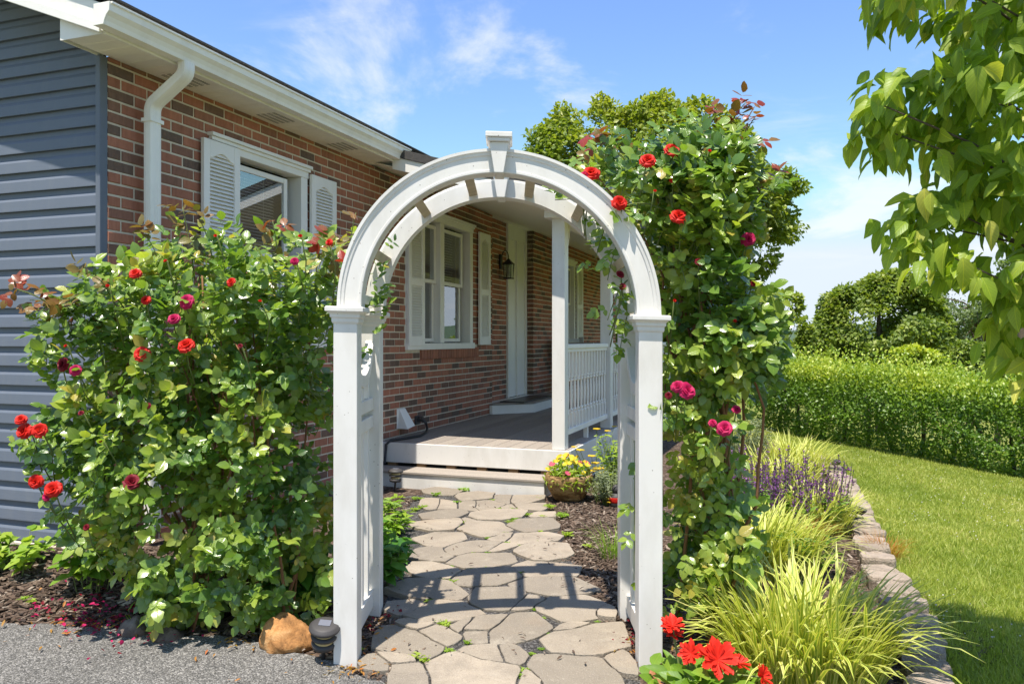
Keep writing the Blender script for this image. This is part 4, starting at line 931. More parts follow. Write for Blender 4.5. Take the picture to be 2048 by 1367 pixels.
def volume(poly_px, Yc, tmin, tmax, k, n, dens=None, thr=None, ns=1.0, seed=0, airy=0):
    """n points in the solid whose outline is the polygon at depth Yc and that is thick where it is wide"""
    q = np.array([P(x, y, Yc)[[0, 2]] for x, y in poly_px]); lo, hi = q.min(0), q.max(0); out = []; got = 0
    while got < n:
        c = rng.uniform(lo, hi, (n * 2, 2)); c = c[in_poly(c, q)]; d = edge_d(c, q); t = np.minimum(tmax, tmin + d * k)
        s_ = rng.uniform(-1, 1, len(c)); s_ = np.sign(s_) * np.abs(s_) ** 0.7
        p = np.stack([c[:, 0], Yc + s_ * t, c[:, 1]], 1)
        if airy: keep = rng.random(len(p)) < np.clip(d / airy, 0.22, 1); p = p[keep]
        if dens is not None: p = p[rng.random(len(p)) < dens(p)]
        if thr is not None: p = p[vnoise(p, ns, seed) > thr + rng.uniform(-0.12, 0.12, len(p))]
        out.append(p); got += len(p)
    return np.concatenate(out)[:n]
def rand_unit(n): return nrm(rng.normal(size=(n, 3)))
UP = np.array([0, 0, 1.0]); TOCAM = np.array([0, -1.0, 0])

# ------------------------------------------------------------------ flowers
def rose_mesh(name, mat, R_=1.0, seed=0, openness=1.0):
    r = random.Random(seed); V = []; Fs = []
    for k, (cnt, tilt, h, rad, wd) in enumerate(((3, 4, 0.62, 0.10, 0.24), (4, 12, 0.70, 0.22, 0.34), (5, 24, 0.78, 0.34, 0.42), (6, 38, 0.84, 0.44, 0.46), (7, 56, 0.86, 0.50, 0.48), (7, 78, 0.86, 0.46, 0.50), (6, 98, 0.80, 0.42, 0.50))):
        for i in range(cnt):
            g = 2 * math.pi * (i + 0.5 * (k % 2)) / cnt + r.uniform(-0.25, 0.25); tl = R(tilt * openness + r.uniform(-8, 8)); base = len(V); nu, nv = 4, 3
            hh = h * r.uniform(0.88, 1.08)
            for a in range(nv + 1):
                t = a / nv; curl = 0.9 * t * t * (0.2 + 0.25 * k / 6)
                al = tl * t ** 0.8 + curl * (0.5 + 0.3 * r.random())
                rr = rad * 0.35 + hh * t * math.sin(al) * 0.9; zz = hh * t * math.cos(al) * 0.8 - 0.12 * k / 6
                ww = wd * (0.35 + 0.9 * t - 0.45 * t * t)
                for b in range(nu + 1):
                    s_ = 2 * b / nu - 1; cup = 0.5 * ww * s_ * s_ * (0.5 if k < 5 else -0.1)
                    x = rr - cup + r.uniform(-0.02, 0.02); y = ww * s_; z = zz + r.uniform(-0.035, 0.035) * t - 0.08 * abs(s_) ** 3 * t
                    V.append(((x * math.cos(g) - y * math.sin(g)) * R_ * 0.72, (x * math.sin(g) + y * math.cos(g)) * R_ * 0.72, z * R_ * 0.72))
            for a in range(nv):
                for b in range(nu): q = base + a * (nu + 1) + b; Fs.append((q, q + 1, q + nu + 2, q + nu + 1))
    return np_mesh(name, V, faces=Fs, mat=mat, smooth=True)
ROSES = {'r': [rose_mesh('rose_bloom', red_p, 1, s) for s in (1, 2, 3)], 'm': [rose_mesh('rose_bloom', mag_p, 1, s) for s in (4, 5)], 'w': [rose_mesh('rose_bloom', wine_p, 1, s, 0.75) for s in (6, 7)], 'b': [rose_mesh('rose_bloom', red_p, 1, s, 0.22) for s in (8, 9)]}
def bloom(px, py, dia, col, Y, parent, k):
    p = P(px, py, Y); d = dia / 2 * Y / F
    look = Vector((random.uniform(-0.5, 0.5), -1.0, random.uniform(0.2, 1.0))).normalized()
    o = place('rose_bloom', ROSES[col][k % len(ROSES[col])], parent, p - np.array(look) * d * 0.45, look.to_track_quat('Z', 'Y').to_euler(), (d * 1.0,) * 3)
    return p
# ------------------------------------------------------------------ rose leaves in sprays
def sprays(p, d, n, L, l, pairs=2):
    """compound leaves: one leaflet at the tip and pairs along the stalk"""
    N = len(p); d = nrm(d); side = nrm(np.cross(d, n)); T = []; D = []; Nn = []; S_ = []
    T.append(p + d * L[:, None]); D.append(d + rng.normal(0, 0.15, (N, 3))); S_.append(l * 1.1)
    for k in range(pairs):
        f_ = 0.40 + 0.42 * k / max(1, pairs - 1) if pairs > 1 else 0.6
        for sg in (-1, 1):
            T.append(p + d * (L * f_)[:, None]); D.append(d * 0.55 + side * sg + rng.normal(0, 0.18, (N, 3))); S_.append(l * (0.8 + 0.15 * k))
    T = np.concatenate(T); D = np.concatenate(D); S_ = np.concatenate(S_); m = len(T) // N
    Nn = np.tile(n, (m, 1)) + rng.normal(0, 0.28, (len(T), 3))
    return T, nrm(D), nrm(Nn), S_ * rng.uniform(0.85, 1.15, len(T)), np.tile(np.arange(N), m)
def shoot_pts(a, b, n, Y0, Y1, lift=0.0):
    A = P(a[0], a[1], Y0); B = P(b[0], b[1], Y1); t = np.linspace(0, 1, n)[:, None]
    return A + (B - A) * t + np.array([0, 0, lift]) * np.sin(t * math.pi)
def rose_plant(o, poly, Yc, tmax, n, centre, canes, shoots, dens, blooms, kparts, seed):
    p = volume(poly, Yc, 0.10, tmax, 0.9, n, dens, -0.08, 5.0, seed, 0.20)
    out = nrm(p - centre); d = nrm(out * 0.7 + rand_unit(n) * 0.9 + UP * 0.15 - UP * 0.2 * (p[:, 2:3] < 0.6))
    nn = nrm(UP * 0.75 + TOCAM * 0.55 + out * 0.35 + rng.normal(0, 0.38, (n, 3)))
    T, D, N_, Sz, sid = sprays(p, d, nn, rng.uniform(0.055, 0.09, n), rng.uniform(0.036, 0.060, n))
    base_t = np.clip(0.56 + 0.62 * vnoise(p, 3.2, seed + 5) + rng.normal(0, 0.17, n), 0, 0.95); ti = np.clip(base_t[sid] + rng.normal(0, 0.08, len(T)), 0, 1)
    st = MB(); yT, yD, yN, yS, yt = [], [], [], [], []
    for (a, b, ns_, y0, y1, copper) in shoots:
        q = shoot_pts(a, b, 9, y0, y1, 0.03); st.tube(q, [0.0035 - 0.0002 * i for i in range(9)], 5)
        idx = np.linspace(0.15, 1, ns_); pp = np.array([[np.interp(t, np.linspace(0, 1, 9), q[:, k]) for k in range(3)] for t in idx]); dr = nrm(q[-1] - q[0])
        dd = nrm(dr * 0.5 + rand_unit(ns_) * 0.85); n2 = nrm(UP * 0.8 + TOCAM * 0.5 + rng.normal(0, 0.35, (ns_, 3)))
        a1, b1, c1_, s1, si = sprays(pp, dd, n2, rng.uniform(0.05, 0.085, ns_), rng.uniform(0.038, 0.055, ns_))
        if copper > 0:
            yT.append(a1); yD.append(b1); yN.append(c1_); yS.append(s1); yt.append(np.clip((si / max(1, ns_ - 1)) * 0.6 * copper + rng.normal(0.2, 0.15, len(a1)), 0, 1))
        else:
            T = np.concatenate([T, a1]); D = np.concatenate([D, b1]); N_ = np.concatenate([N_, c1_]); Sz = np.concatenate([Sz, s1]); ti = np.concatenate([ti, np.clip(rng.normal(0.6, 0.15, len(a1)), 0, 1)])
    M = basis(D, N_, Sz); split_leaves('leaf', 'leaves', [T_ROSE, T_ROSE2], M, T, ti, rose_leaf, o, Sz, kparts)
    if yT:
        yT, yD, yN, yS, yt = map(np.concatenate, (yT, yD, yN, yS, yt)); M = basis(yD, yN, yS); split_leaves('young_leaf', 'young_leaves', [T_ROSE2, T_ROSE], M, yT, yt, young_leaf, o, yS, 60)
    for q, r0 in canes:
        MB().tube(q, [r0 * (1 - 0.6 * i / (len(q) - 1)) for i in range(len(q))], 6).build('cane', cane_m, o, smooth=True)
    # fine twigs from the spray bases back into the plant
    for i in rng.choice(n, min(n, 260), replace=False):
        e = p[i] - d[i] * rng.uniform(0.06, 0.16) - np.array([0, 0, rng.uniform(0.02, 0.10)]); st.tube([e, (p[i] + e) / 2 + rng.normal(0, 0.006, 3), p[i] + d[i] * 0.05], 0.0022, 4, False)
    bl_ = []
    for k, (x, y, dia, c, Y) in enumerate(blooms):
        q = bloom(x, y, dia * 1.12, c, min(Y, 3.31) if y < 900 or x > 700 else Y - 0.08, o, k); st.tube([q + np.array([0, 0.02, 0]), q + np.array([rng.uniform(-.02, .02), 0.09, -0.10]), q + np.array([rng.uniform(-.05, .05), 0.18, -0.26])], 0.003, 5)
        ns_ = 3; pp = q + np.array([[0, 0.06, -0.06], [0.01, 0.10, -0.12], [-0.01, 0.15, -0.2]]); a1, b1, c1_, s1, si = sprays(pp, nrm(rand_unit(ns_) + TOCAM * 0.3), nrm(UP * 0.8 + TOCAM * 0.5 + rng.normal(0, 0.3, (ns_, 3))), rng.uniform(0.05, 0.08, ns_), rng.uniform(0.036, 0.05, ns_))
        bl_.append((a1, b1, c1_, s1))
    if bl_:
        a1, b1, c1_, s1 = (np.concatenate(z_) for z_ in zip(*bl_)); batch('flower_stem_leaves', T_ROSE, basis(b1, c1_, s1), a1, np.clip(rng.normal(0.5, 0.2, len(a1)), 0, 1), rose_leaf[1], o)
    props(st.build('twigs', green_cane, o, smooth=True), kind='stuff')
def cane(base, top, bow, n=9):
    a, b = np.array(base, float), np.array(top, float); t = np.linspace(0, 1, n)[:, None]; w = rng.normal(0, 0.012, (n, 3)); w[0] = 0
    q = a + (b - a) * t + np.array(bow) * np.sin(t * math.pi); return q + w
polyL = [(110,610),(180,550),(250,540),(290,490),(370,440),(430,480),(520,470),(600,480),(660,500),(712,445),(722,480),(690,600),(674,700),(668,1200),(600,1235),(520,1275),(430,1285),(330,1270),(262,1200),(245,1120),(160,1050),(110,960),(100,880),(130,800),(105,740),(90,680)]
rl = empty('rose_bush', (-1.35, 3.75, float(gz(-1.35, 3.75))), 'broad red flowering rose bush between the siding and the left arbor post', 'rose bush')
cl = []
for i in range(16):
    bx = rng.uniform(-1.55, -0.95); tx = bx + rng.normal(-0.08, 0.22); tx = min(tx, -0.86); b0 = (bx, rng.uniform(3.55, 3.9), float(gz(bx, 3.7)))
    cl.append((cane(b0, (tx, rng.uniform(3.5, 3.95), rng.uniform(1.1, 1.85)), (rng.normal(0, 0.08), rng.normal(0, 0.05), 0)), rng.uniform(0.006, 0.011)))
for tx, tz in ((-2.1, 1.4), (-2.05, 1.0), (-1.95, 0.75), (-2.0, 1.55)): cl.append((cane((-1.4, 3.75, float(gz(-1.4, 3.75))), (tx, 3.8, tz), (-0.05, 0, 0.25)), 0.008))
blL = [(367,600,40,'m',3.40),(345,632,32,'m',3.42),(368,682,46,'r',3.38),(281,703,42,'r',3.38),(288,597,26,'r',3.45),(458,560,26,'r',3.42),(268,541,32,'r',3.55),(118,727,38,'w',3.45),(150,737,30,'m',3.44),(40,834,30,'r',3.44),(40,860,42,'r',3.40),(76,857,40,'r',3.41),(66,962,38,'r',3.38),(101,974,44,'r',3.36),(88,992,24,'m',3.38),(263,958,44,'w',3.38),(293,810,18,'w',3.40),(170,1053,18,'w',3.42),(160,823,16,'w',3.42),(655,482,20,'r',3.5),(600,470,16,'b',3.5),(330,520,14,'b',3.3),(430,470,13,'b',3.3),(215,570,14,'b',3.3),(520,600,13,'b',3.3),(130,690,13,'b',3.3),(480,690,14,'w',3.3),(590,520,22,'m',3.3),(200,880,14,'b',3.3)]
shL = [((140,650),(34,578),6,3.5,3.42,0.8),((180,650),(85,585),5,3.5,3.42,0.6),((170,720),(70,668),5,3.5,3.40,0),((230,600),(170,548),4,3.5,3.45,0.1),((230,690),(38,580),7,3.6,3.55,1.0),((200,640),(60,600),4,3.6,3.6,0.7),((230,800),(60,700),5,3.6,3.5,0),((140,870),(20,860),2,3.5,3.42,0),((180,1000),(60,975),3,3.5,3.4,0),((330,560),(290,470),4,3.6,3.55,0.2),((390,560),(365,415),5,3.65,3.6,0.15),((430,540),(400,440),4,3.65,3.6,0.1),((560,560),(545,440),5,3.6,3.6,0.9),((630,570),(645,470),5,3.6,3.55,1.2),((690,560),(712,425),5,3.6,3.55,0.5),((500,560),(480,480),4,3.6,3.6,0.0),((250,620),(175,540),4,3.65,3.6,0.0),((690,650),(700,545),3,3.5,3.35,1.3)]
def densL(p): return np.where((p[:, 0] > -1.25) & (p[:, 2] < 0.95), 0.8, 1.0)
rose_plant(rl, polyL, 3.72, 0.36, 3100, np.array([-1.35, 3.95, 0.7]), cl, shL, densL, blL, 230, 3)

polyR = [(1165,330),(1205,285),(1290,285),(1350,262),(1420,262),(1480,240),(1510,300),(1540,360),(1520,440),(1530,520),(1510,560),(1530,620),(1548,700),(1535,750),(1480,790),(1455,850),(1480,930),(1500,1020),(1520,1100),(1490,1180),(1400,1220),(1345,1200),(1336,1000),(1336,800),(1332,660),(1314,560),(1284,480),(1245,410),(1200,375)]
rr_ = empty('climbing_rose', (0.85, 3.6, float(gz(0.85, 3.6))), 'tall red climbing rose trained over the right side of the arbor', 'rose bush')
cr = []
for i in range(13):
    bx = rng.uniform(0.72, 1.08); tx = rng.uniform(0.66, 1.12); b0 = (bx, rng.uniform(3.42, 3.85), float(gz(bx, 3.6)))
    cr.append((cane(b0, (tx, rng.uniform(3.4, 3.85), rng.uniform(1.3, 2.2)), (rng.normal(0, 0.06), rng.normal(0, 0.05), 0), 11), rng.uniform(0.007, 0.013)))
for tx, tz in ((0.35, 2.15), (0.55, 2.25), (1.05, 2.35)): cr.append((cane((0.75, 3.6, 1.2), (tx, 3.6, tz), (0.08, 0, 0.1)), 0.007))
blR = [(1184,337,46,'r',3.32),(1170,345,26,'m',3.31),(1297,312,44,'r',3.30),(1349,292,44,'r',3.32),(1243,400,42,'r',3.22),(1361,423,46,'r',3.26),(1349,357,22,'r',3.32),(1500,475,40,'m',3.36),(1380,774,48,'m',3.24),(1355,768,36,'m',3.24),(1450,851,42,'m',3.28),(1428,842,24,'m',3.30),(1243,545,24,'w',3.42),(1246,570,20,'w',3.42),(1336,790,20,'w',3.24),(1476,814,26,'m',3.42),(1508,565,18,'w',3.36),(1420,300,14,'b',3.3),(1310,380,13,'b',3.3),(1460,400,14,'b',3.3),(1400,520,26,'w',3.3),(1350,600,13,'b',3.3),(1470,640,15,'b',3.3)]
shR = [((1440,300),(1492,205),7,3.6,3.6,1.1),((1400,300),(1440,225),5,3.6,3.6,0.9),((1470,330),(1510,235),5,3.55,3.5,1.2),((1470,420),(1545,365),4,3.5,3.45,0.8),((1420,330),(1500,290),4,3.5,3.4,0.8),((1220,340),(1185,265),4,3.55,3.5,0.9),((1260,330),(1190,290),3,3.5,3.5,0.7),((1330,420),(1230,420),3,3.4,3.3,0.0),((1240,430),(1110,400),4,3.6,3.55,0),((1225,430),(1190,520),6,3.7,3.62,0.0),((1240,480),(1215,560),6,3.7,3.62,0),((1255,560),(1215,640),5,3.7,3.62,0.0),((1260,620),(1240,700),8,3.7,3.6,0),((1270,880),(1268,1160),6,3.62,3.62,0.0),((1500,560),(1545,600),3,3.45,3.4,0.0),((1500,690),(1560,730),3,3.45,3.4,0.0)]
def densR(p): return np.where(p[:, 2] < 1.15, 0.75, 1.0)
rose_plant(rr_, polyR, 3.60, 0.33, 2100, np.array([0.85, 3.8, 1.5]), cr, shR, densR, blR, 230, 17)
# loose leaves of the left rose that push through the arbor's side
ps = np.concatenate([shoot_pts((745, 620), (772, 500), 6, 3.62, 3.6), shoot_pts((740, 560), (765, 640), 6, 3.62, 3.62), shoot_pts((740, 690), (752, 610), 4, 3.6, 3.6)])
a1, b1, c1_, s1, si = sprays(ps, nrm(np.array([0.5, -0.3, 0.2]) + rand_unit(len(ps)) * 0.7), nrm(UP + TOCAM * 0.7 + rng.normal(0, 0.3, (len(ps), 3))), rng.uniform(0.05, 0.07, len(ps)), rng.uniform(0.034, 0.048, len(ps)))
singles('leaf', [T_ROSE, T_ROSE2], basis(b1, c1_, s1), a1, np.clip(rng.normal(0.45, 0.2, len(a1)), 0, 1), rose_leaf[0], rl)

# ------------------------------------------------------------------ dogwood at the right edge
dg = empty('dogwood_tree', (2.75, 3.0, float(gz(2.75, 3.0))), 'leafy dogwood tree with drooping bright leaves entering from the right', 'tree')
tb = np.array([2.75, 3.0, float(gz(2.75, 3.0)) - 0.05])
MB().tube([tb, tb + [0.02, 0, 0.6], tb + [-0.03, 0.02, 1.2], tb + [-0.02, 0, 2.0], tb + [0.03, 0, 3.0], tb + [0, 0, 3.8]], [0.085, 0.07, 0.062, 0.05, 0.035, 0.015], 12).build('trunk', bark, dg, smooth=True)
polyD = [(1700,-10),(1715,35),(1790,80),(1855,105),(1800,125),(1735,150),(1706,210),(1735,315),(1800,330),(1880,315),(1915,335),(1815,378),(1762,440),(1810,520),(1910,560),(1975,575),(1985,640),(2005,745),(2100,770),(2300,740),(2500,500),(2500,-500),(1850,-500),(1690,-200)]
n = 1600
p = volume(polyD, 2.66, 0.08, 0.55, 0.8, n, None, -0.06, 3.4, 63, 0.08)
br_ = MB(); tips = p[rng.choice(n, 46, replace=False)]
for e in tips:
    zt = max(0.9, e[2] - 0.25 - 0.35 * abs(e[0] - tb[0])); s_ = np.array([tb[0], tb[1], zt]); mid = (s_ + e) / 2 + np.array([0, 0, 0.10]) + rng.normal(0, 0.04, 3)
    L_ = np.linalg.norm(e - s_); br_.tube([s_, s_ * 0.6 + mid * 0.4 + [0, 0, 0.03], mid, (mid + e) / 2 + [0, 0, 0.03], e], [0.010 + 0.004 * L_, 0.009, 0.0065, 0.0045, 0.002], 6)
props(br_.build('branches', bark, dg, smooth=True), kind='stuff')
# two or three opposite leaves at each point, hanging
T = []; D = []; N_ = []
for k in range(3):
    out = nrm((p - tb) * [1, 1, 0] + rng.normal(0, 0.5, (n, 3)))
    T.append(p + rng.normal(0, 0.02, (n, 3))); D.append(nrm(out * 0.55 + np.array([0, 0, -0.85]) + rng.normal(0, 0.52, (n, 3)))); N_.append(nrm(out * 0.7 + UP * 0.75 + TOCAM * 0.35 + rng.normal(0, 0.4, (n, 3))))
T, D, N_ = map(np.concatenate, (T, D, N_)); Sz = rng.uniform(0.055, 0.112, len(T)); ti = np.clip(0.52 + 0.3 * vnoise(T, 2.0, 9) + rng.normal(0, 0.2, len(T)), 0, 1)
split_leaves('leaf', 'leaves', [T_DOG, T_DOG2], basis(D, N_, Sz, Sz * rng.uniform(0.85, 1.15, len(Sz))), T, ti, dog_leaf, dg, Sz, 280)

# ------------------------------------------------------------------ background trees and hedge
def tree_at(name, label, poly, Yc, n, size, mat, tm, trunk_px, gbase, thr=-0.12, ns=0.6, seed=0, limbs=10, group=None, tr=0.16, tintb=0.45):
    pts = volume(poly, Yc, tm * 0.25, tm, 0.9, n, None, thr, ns, seed); c = pts.mean(0)
    bx = (trunk_px - 1024) * Yc / F; base = np.array([bx, Yc, gbase]); o = empty(name, base, label, 'tree', group)
    MB().tube([base - [0, 0, 0.4], base * 0.6 + (c + [0, 0, 0]) * 0.4, c, c + [0, 0, (pts[:, 2].max() - c[2]) * 0.6]], [tr, tr * 0.8, tr * 0.5, tr * 0.15], 8).build('trunk', bark, o, smooth=True)
    lb = MB(); s0 = base * 0.45 + c * 0.55
    for e in pts[rng.choice(n, limbs, replace=False)]:
        s_ = s0 * rng.uniform(0.3, 1.0) + c * 0; s_ = base + (c - base) * rng.uniform(0.45, 1.0); mid = (s_ + e) / 2 + rng.normal(0, tm * 0.06, 3) + [0, 0, tm * 0.08]
        lb.tube([s_, mid, e], [tr * 0.32, tr * 0.2, tr * 0.05], 5)
    lb.build('limbs', bark, o, smooth=True)['kind'] = 'stuff'
    out = nrm(pts - c); d = nrm(out * 0.5 + rand_unit(n) - UP * 0.25); nn = nrm(UP * 0.8 + out * 0.6 + rng.normal(0, 0.5, (n, 3)))
    t = np.clip(tintb + 0.35 * vnoise(pts, 1.1 / max(1, tm * 0.3), seed + 2) + 0.12 * (pts[:, 2] - c[2]) / tm + rng.normal(0, 0.16, n), 0, 1)
    batch('crown', T_DIA, basis(d, nn, rng.uniform(0.7, 1.3, n) * size), pts, t, mat, o); return o
polyM = [(1040,330),(1050,275),(1090,250),(1120,215),(1160,225),(1200,198),(1240,225),(1285,205),(1320,188),(1350,215),(1400,205),(1440,225),(1500,280),(1545,330),(1590,362),(1606,385),(1570,400),(1600,440),(1608,470),(1570,490),(1540,480),(1548,530),(1510,570),(1525,600),(1480,640),(1400,690),(1300,700),(1100,700),(1060,500)]
tree_at('maple_tree', 'large rounded maple tree rising behind the arbor and porch', polyM, 24, 64000, 0.155, tree_leaf, 2.6, 1330, -1.2, -0.08, 1.1, 5, 26, None, 0.22)
tree_at('round_tree', 'dense dark round crowned tree beyond the hedge, right of the arbor', [(1600,760),(1598,690),(1640,640),(1650,590),(1690,570),(1710,585),(1735,555),(1780,540),(1830,555),(1870,600),(1890,640),(1900,700),(1890,770)], 30, 36000, 0.165, bg_leaf, 2.2, 1760, -3.0, -0.06, 0.75, 21, 10, 'trees beyond the hedge', 0.2)
tree_at('young_tree', 'yellow green spreading bush just above the hedge top', [(1770,790),(1785,735),(1790,700),(1830,692),(1870,705),(1900,725),(1935,745),(1930,790)], 20, 10000, 0.12, hedge_leaf, 0.9, 1850, -1.0, -0.1, 1.2, 31, 6, 'trees beyond the hedge', 0.06, 0.75)
tree_at('small_tree', 'small ragged green tree at the left end of the hedge', [(1570,760),(1590,690),(1595,640),(1615,635),(1640,650),(1660,690),(1660,760)], 27, 8000, 0.15, bg_leaf, 0.9, 1615, -2.6, -0.05, 1.2, 37, 8, 'trees beyond the hedge', 0.08, 0.4)
tree_at('locust_tree', 'tall airy pale locust tree with open branches at the far right', [(1850,690),(1840,620),(1860,560),(1920,530),(2000,520),(2080,540),(2140,600),(2130,700),(2000,700),(1930,690)], 42, 15000, 0.18, pale_leaf, 3.2, 1925, -4.5, 0.08, 0.55, 45, 40, 'trees beyond the hedge', 0.20)
tree_at('thin_tree', 'thin sparse sapling with bare twigs between rose and round tree', [(1530,700),(1535,600),(1560,585),(1600,590),(1605,620),(1580,640),(1570,700)], 19, 700, 0.15, bg_leaf, 0.6, 1560, -0.7, -0.05, 1.5, 51, 24, 'trees beyond the hedge', 0.035, 0.6)
tree_at('dark_tree', 'mid green tree mass below the locust tree', [(1870,790),(1880,700),(1920,680),(1990,690),(2060,670),(2140,690),(2150,790)], 34, 18000, 0.17, bg_leaf, 1.6, 1990, -3.6, -0.3, 0.9, 57, 8, 'trees beyond the hedge', 0.15, 0.4)
tree_at('conifer', 'narrow dark conifer far off behind the thin sapling', [(1556,740),(1562,700),(1570,660),(1577,700),(1584,740)], 38, 1600, 0.2, bg_leaf, 0.5, 1570, -3.8, -0.3, 1.0, 61, 6, 'trees beyond the hedge', 0.08, 0.2)
def far_wood():
    n = 26000; g = rng.uniform(-0.3, 0.75, n); r = rng.uniform(90, 260, n); x = r * np.sin(g); y = r * np.cos(g)
    h = rng.uniform(0, 1, n) ** 0.6 * (5 + 3 * vnoise(np.stack([g * 40, r * 0.02, 0 * r], 1), 1.0)); z = -9.0 + h + (r - 90) * 0.024
    pts = np.stack([x, y, z], 1); d = rand_unit(n); nn = nrm(UP + rng.normal(0, 0.5, (n, 3)))
    o = batch('distant_woodland', T_DIA, basis(d, nn, rng.uniform(0.9, 1.8, n)), pts, np.clip(rng.normal(0.35, 0.2, n), 0, 1), bg_leaf)
    props(o, 'wooded low ground far behind the hedge and trees', 'woodland', None, 'stuff')
far_wood()
# hedge
HA, HB = np.array([9.3, 7.0]), np.array([4.35, 14.35]); hd = nrm(HB - HA); hn = np.array([-hd[1], hd[0]]);
if hn[0] > 0: hn = -hn
hm = (HA + HB) / 2; hg = empty('hedge', (hm[0], hm[1], float(gz(*hm))), 'long loose green hedge with lime shoots along the lawn', 'hedge')
n = 80000; L_ = np.linalg.norm(HB - HA); t = rng.uniform(0, L_, n)
f = rng.random(n); dep = np.where(f < 0.62, np.abs(rng.normal(0, 0.16, n)), rng.uniform(0, 1.3, n)); hz_ = rng.uniform(0, 1, n) ** 0.8
lump = np.array([mnoise.noise(Vector((a * 0.75, b * 1.3, 3.0))) for a, b in zip(t, hz_)]); lump2 = np.array([mnoise.noise(Vector((a * 2.6, b * 3.0, 8.0))) for a, b in zip(t, hz_)])
htop = 1.27 + 0.16 * np.array([mnoise.noise(Vector((a * 0.9, 0, 0))) for a in t])
bulge = 0.28 * lump + 0.12 * lump2 + 0.25 * (1 - (2 * hz_ - 1) ** 2)
xy = HA + hd * t[:, None] + hn * (bulge - dep)[:, None]; zg = gz(xy[:, 0], xy[:, 1])
top = rng.random(n) < 0.20; zz = np.where(top, htop * (rng.uniform(0.80, 1.04, n) + 0.24 * rng.random(n) ** 4 + 0.12 * lump2), hz_ * htop)
xy = np.where(top[:, None], HA + hd * t[:, None] + hn * (rng.uniform(-1.35, 0.25, n))[:, None], xy); zz = zz - np.where(top, 0.12 * np.abs(((xy - HA) @ hn) + 0.5), 0)
pts = np.stack([xy[:, 0], xy[:, 1], zg + zz], 1)
gap = np.array([mnoise.noise(Vector((a * 1.1, 5.5, 0))) for a in t]); hol = np.array([mnoise.noise(Vector((a * 2.2, b * 2.0, c_ * 2.2))) for a, b, c_ in pts]); keep = ~((zz < 0.28) & (gap > 0.5)) & ~((hol > 0.36) & (zz < 0.95)); pts = pts[keep]; zz = zz[keep]; n = len(pts)
d = nrm(rand_unit(n) + UP * np.where(zz > 0.95, 1.2, 0.0)[:, None]); nn = nrm(UP * 0.7 + np.array([hn[0], hn[1], 0]) * 0.6 + rng.normal(0, 0.5, (n, 3)))
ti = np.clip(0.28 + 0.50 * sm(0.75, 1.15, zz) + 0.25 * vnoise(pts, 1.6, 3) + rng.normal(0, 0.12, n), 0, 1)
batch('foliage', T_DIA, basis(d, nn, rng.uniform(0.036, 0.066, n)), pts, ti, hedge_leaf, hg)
for k in range(20):
    q = HA + hd * L_ * (k + 0.5) / 20 - hn * 0.45; g0 = float(gz(q[0], q[1])); MB().tube([(q[0], q[1], g0 - 0.05), (q[0] + rng.normal(0, .1), q[1] + rng.normal(0, .1), g0 + 0.5), (q[0] + rng.normal(0, .2), q[1] + rng.normal(0, .2), g0 + 1.0)], [0.035, 0.025, 0.01], 6).build('stem', bark, hg, smooth=True)
# utility pole and guy wire
pb = P(2043, 760, 24); up = empty('utility_pole', (pb[0], 24, -3.0), 'weathered wooden utility pole at the far right edge', 'utility pole')
MB().tube([(pb[0], 24, -3.2), (pb[0], 24, 4.0)], [0.10, 0.09], 10).build('pole', bark, up)
MB().tube([P(2010, 620, 24), P(1972, 770, 24)], 0.012, 5).build('guy_wire', blindm, up)

# ------------------------------------------------------------------ lawn grass
n = 150000
yy = 2.9 * (20 / 2.9) ** (rng.random(n) ** 0.92); lo = np.interp(yy, ey, ex) + 0.01; hi = np.minimum(lo + 9, np.maximum(lo + 0.6, 0.69 * yy + 0.5)); xx = lo + (hi - lo) * rng.random(n)
pts = np.stack([xx, yy, gz(xx, yy) + 0.002], 1); hh = rng.uniform(0.025, 0.055, n) * (1 + 0.25 * vnoise(pts, 3.0)) * np.where(rng.random(n) < 0.03, 1.8, 1.0)
d = nrm(UP + rng.normal(0, 0.55, (n, 3)) * [1, 1, 0.2]); nn = rand_unit(n); patch = vnoise(pts, 0.9, 4)
ti = np.clip(0.42 + 0.45 * patch + 0.25 * vnoise(pts, 4.0, 9) + rng.normal(0, 0.2, n), 0, 1)
T_BL = (np.array([(-0.5, 0, 0), (0.5, 0, 0), (0.32, 0.55, 0.08), (-0.32, 0.55, 0.08), (0, 1, 0.28)]), [(0, 1, 2, 3), (3, 2, 4)], np.array([(0, 0), (1, 0), (0.8, .5), (0.2, .5), (.5, 1)]))
g = batch('grass', T_BL, basis(d, nn, hh, 0.0028 * np.sqrt(yy)), pts, ti, grass_leaf); props(g, 'short sunlit lawn grass right of the stone edging', 'grass', None, 'stuff')
n = 420; yy = rng.uniform(3.4, 13, n); lo = np.interp(yy, ey, ex) + 0.15; xx = lo + (0.69 * yy + 0.3 - lo) * rng.random(n); keep = vnoise(np.stack([xx, yy, 0 * xx], 1), 0.8, 7) > -0.05; xx, yy = xx[keep], yy[keep]; n = len(xx)
pts = np.stack([xx, yy, gz(xx, yy) + rng.uniform(0.03, 0.05, n)], 1)
cb = MB().lathe([(0.2, -0.6), (0.8, -0.4), (1, 0.1), (0.7, 0.6), (0.2, 0.85)], (0, 0, 0), 6)
g = batch('clover_heads', (np.array(cb.v), cb.f, np.zeros((len(cb.v), 2))), np.eye(3)[None] * (rng.uniform(0.003, 0.006, n))[:, None, None], pts, np.zeros(n), pale_p); props(g, 'tiny white clover heads dotted over the lawn', 'clover', None, 'stuff')

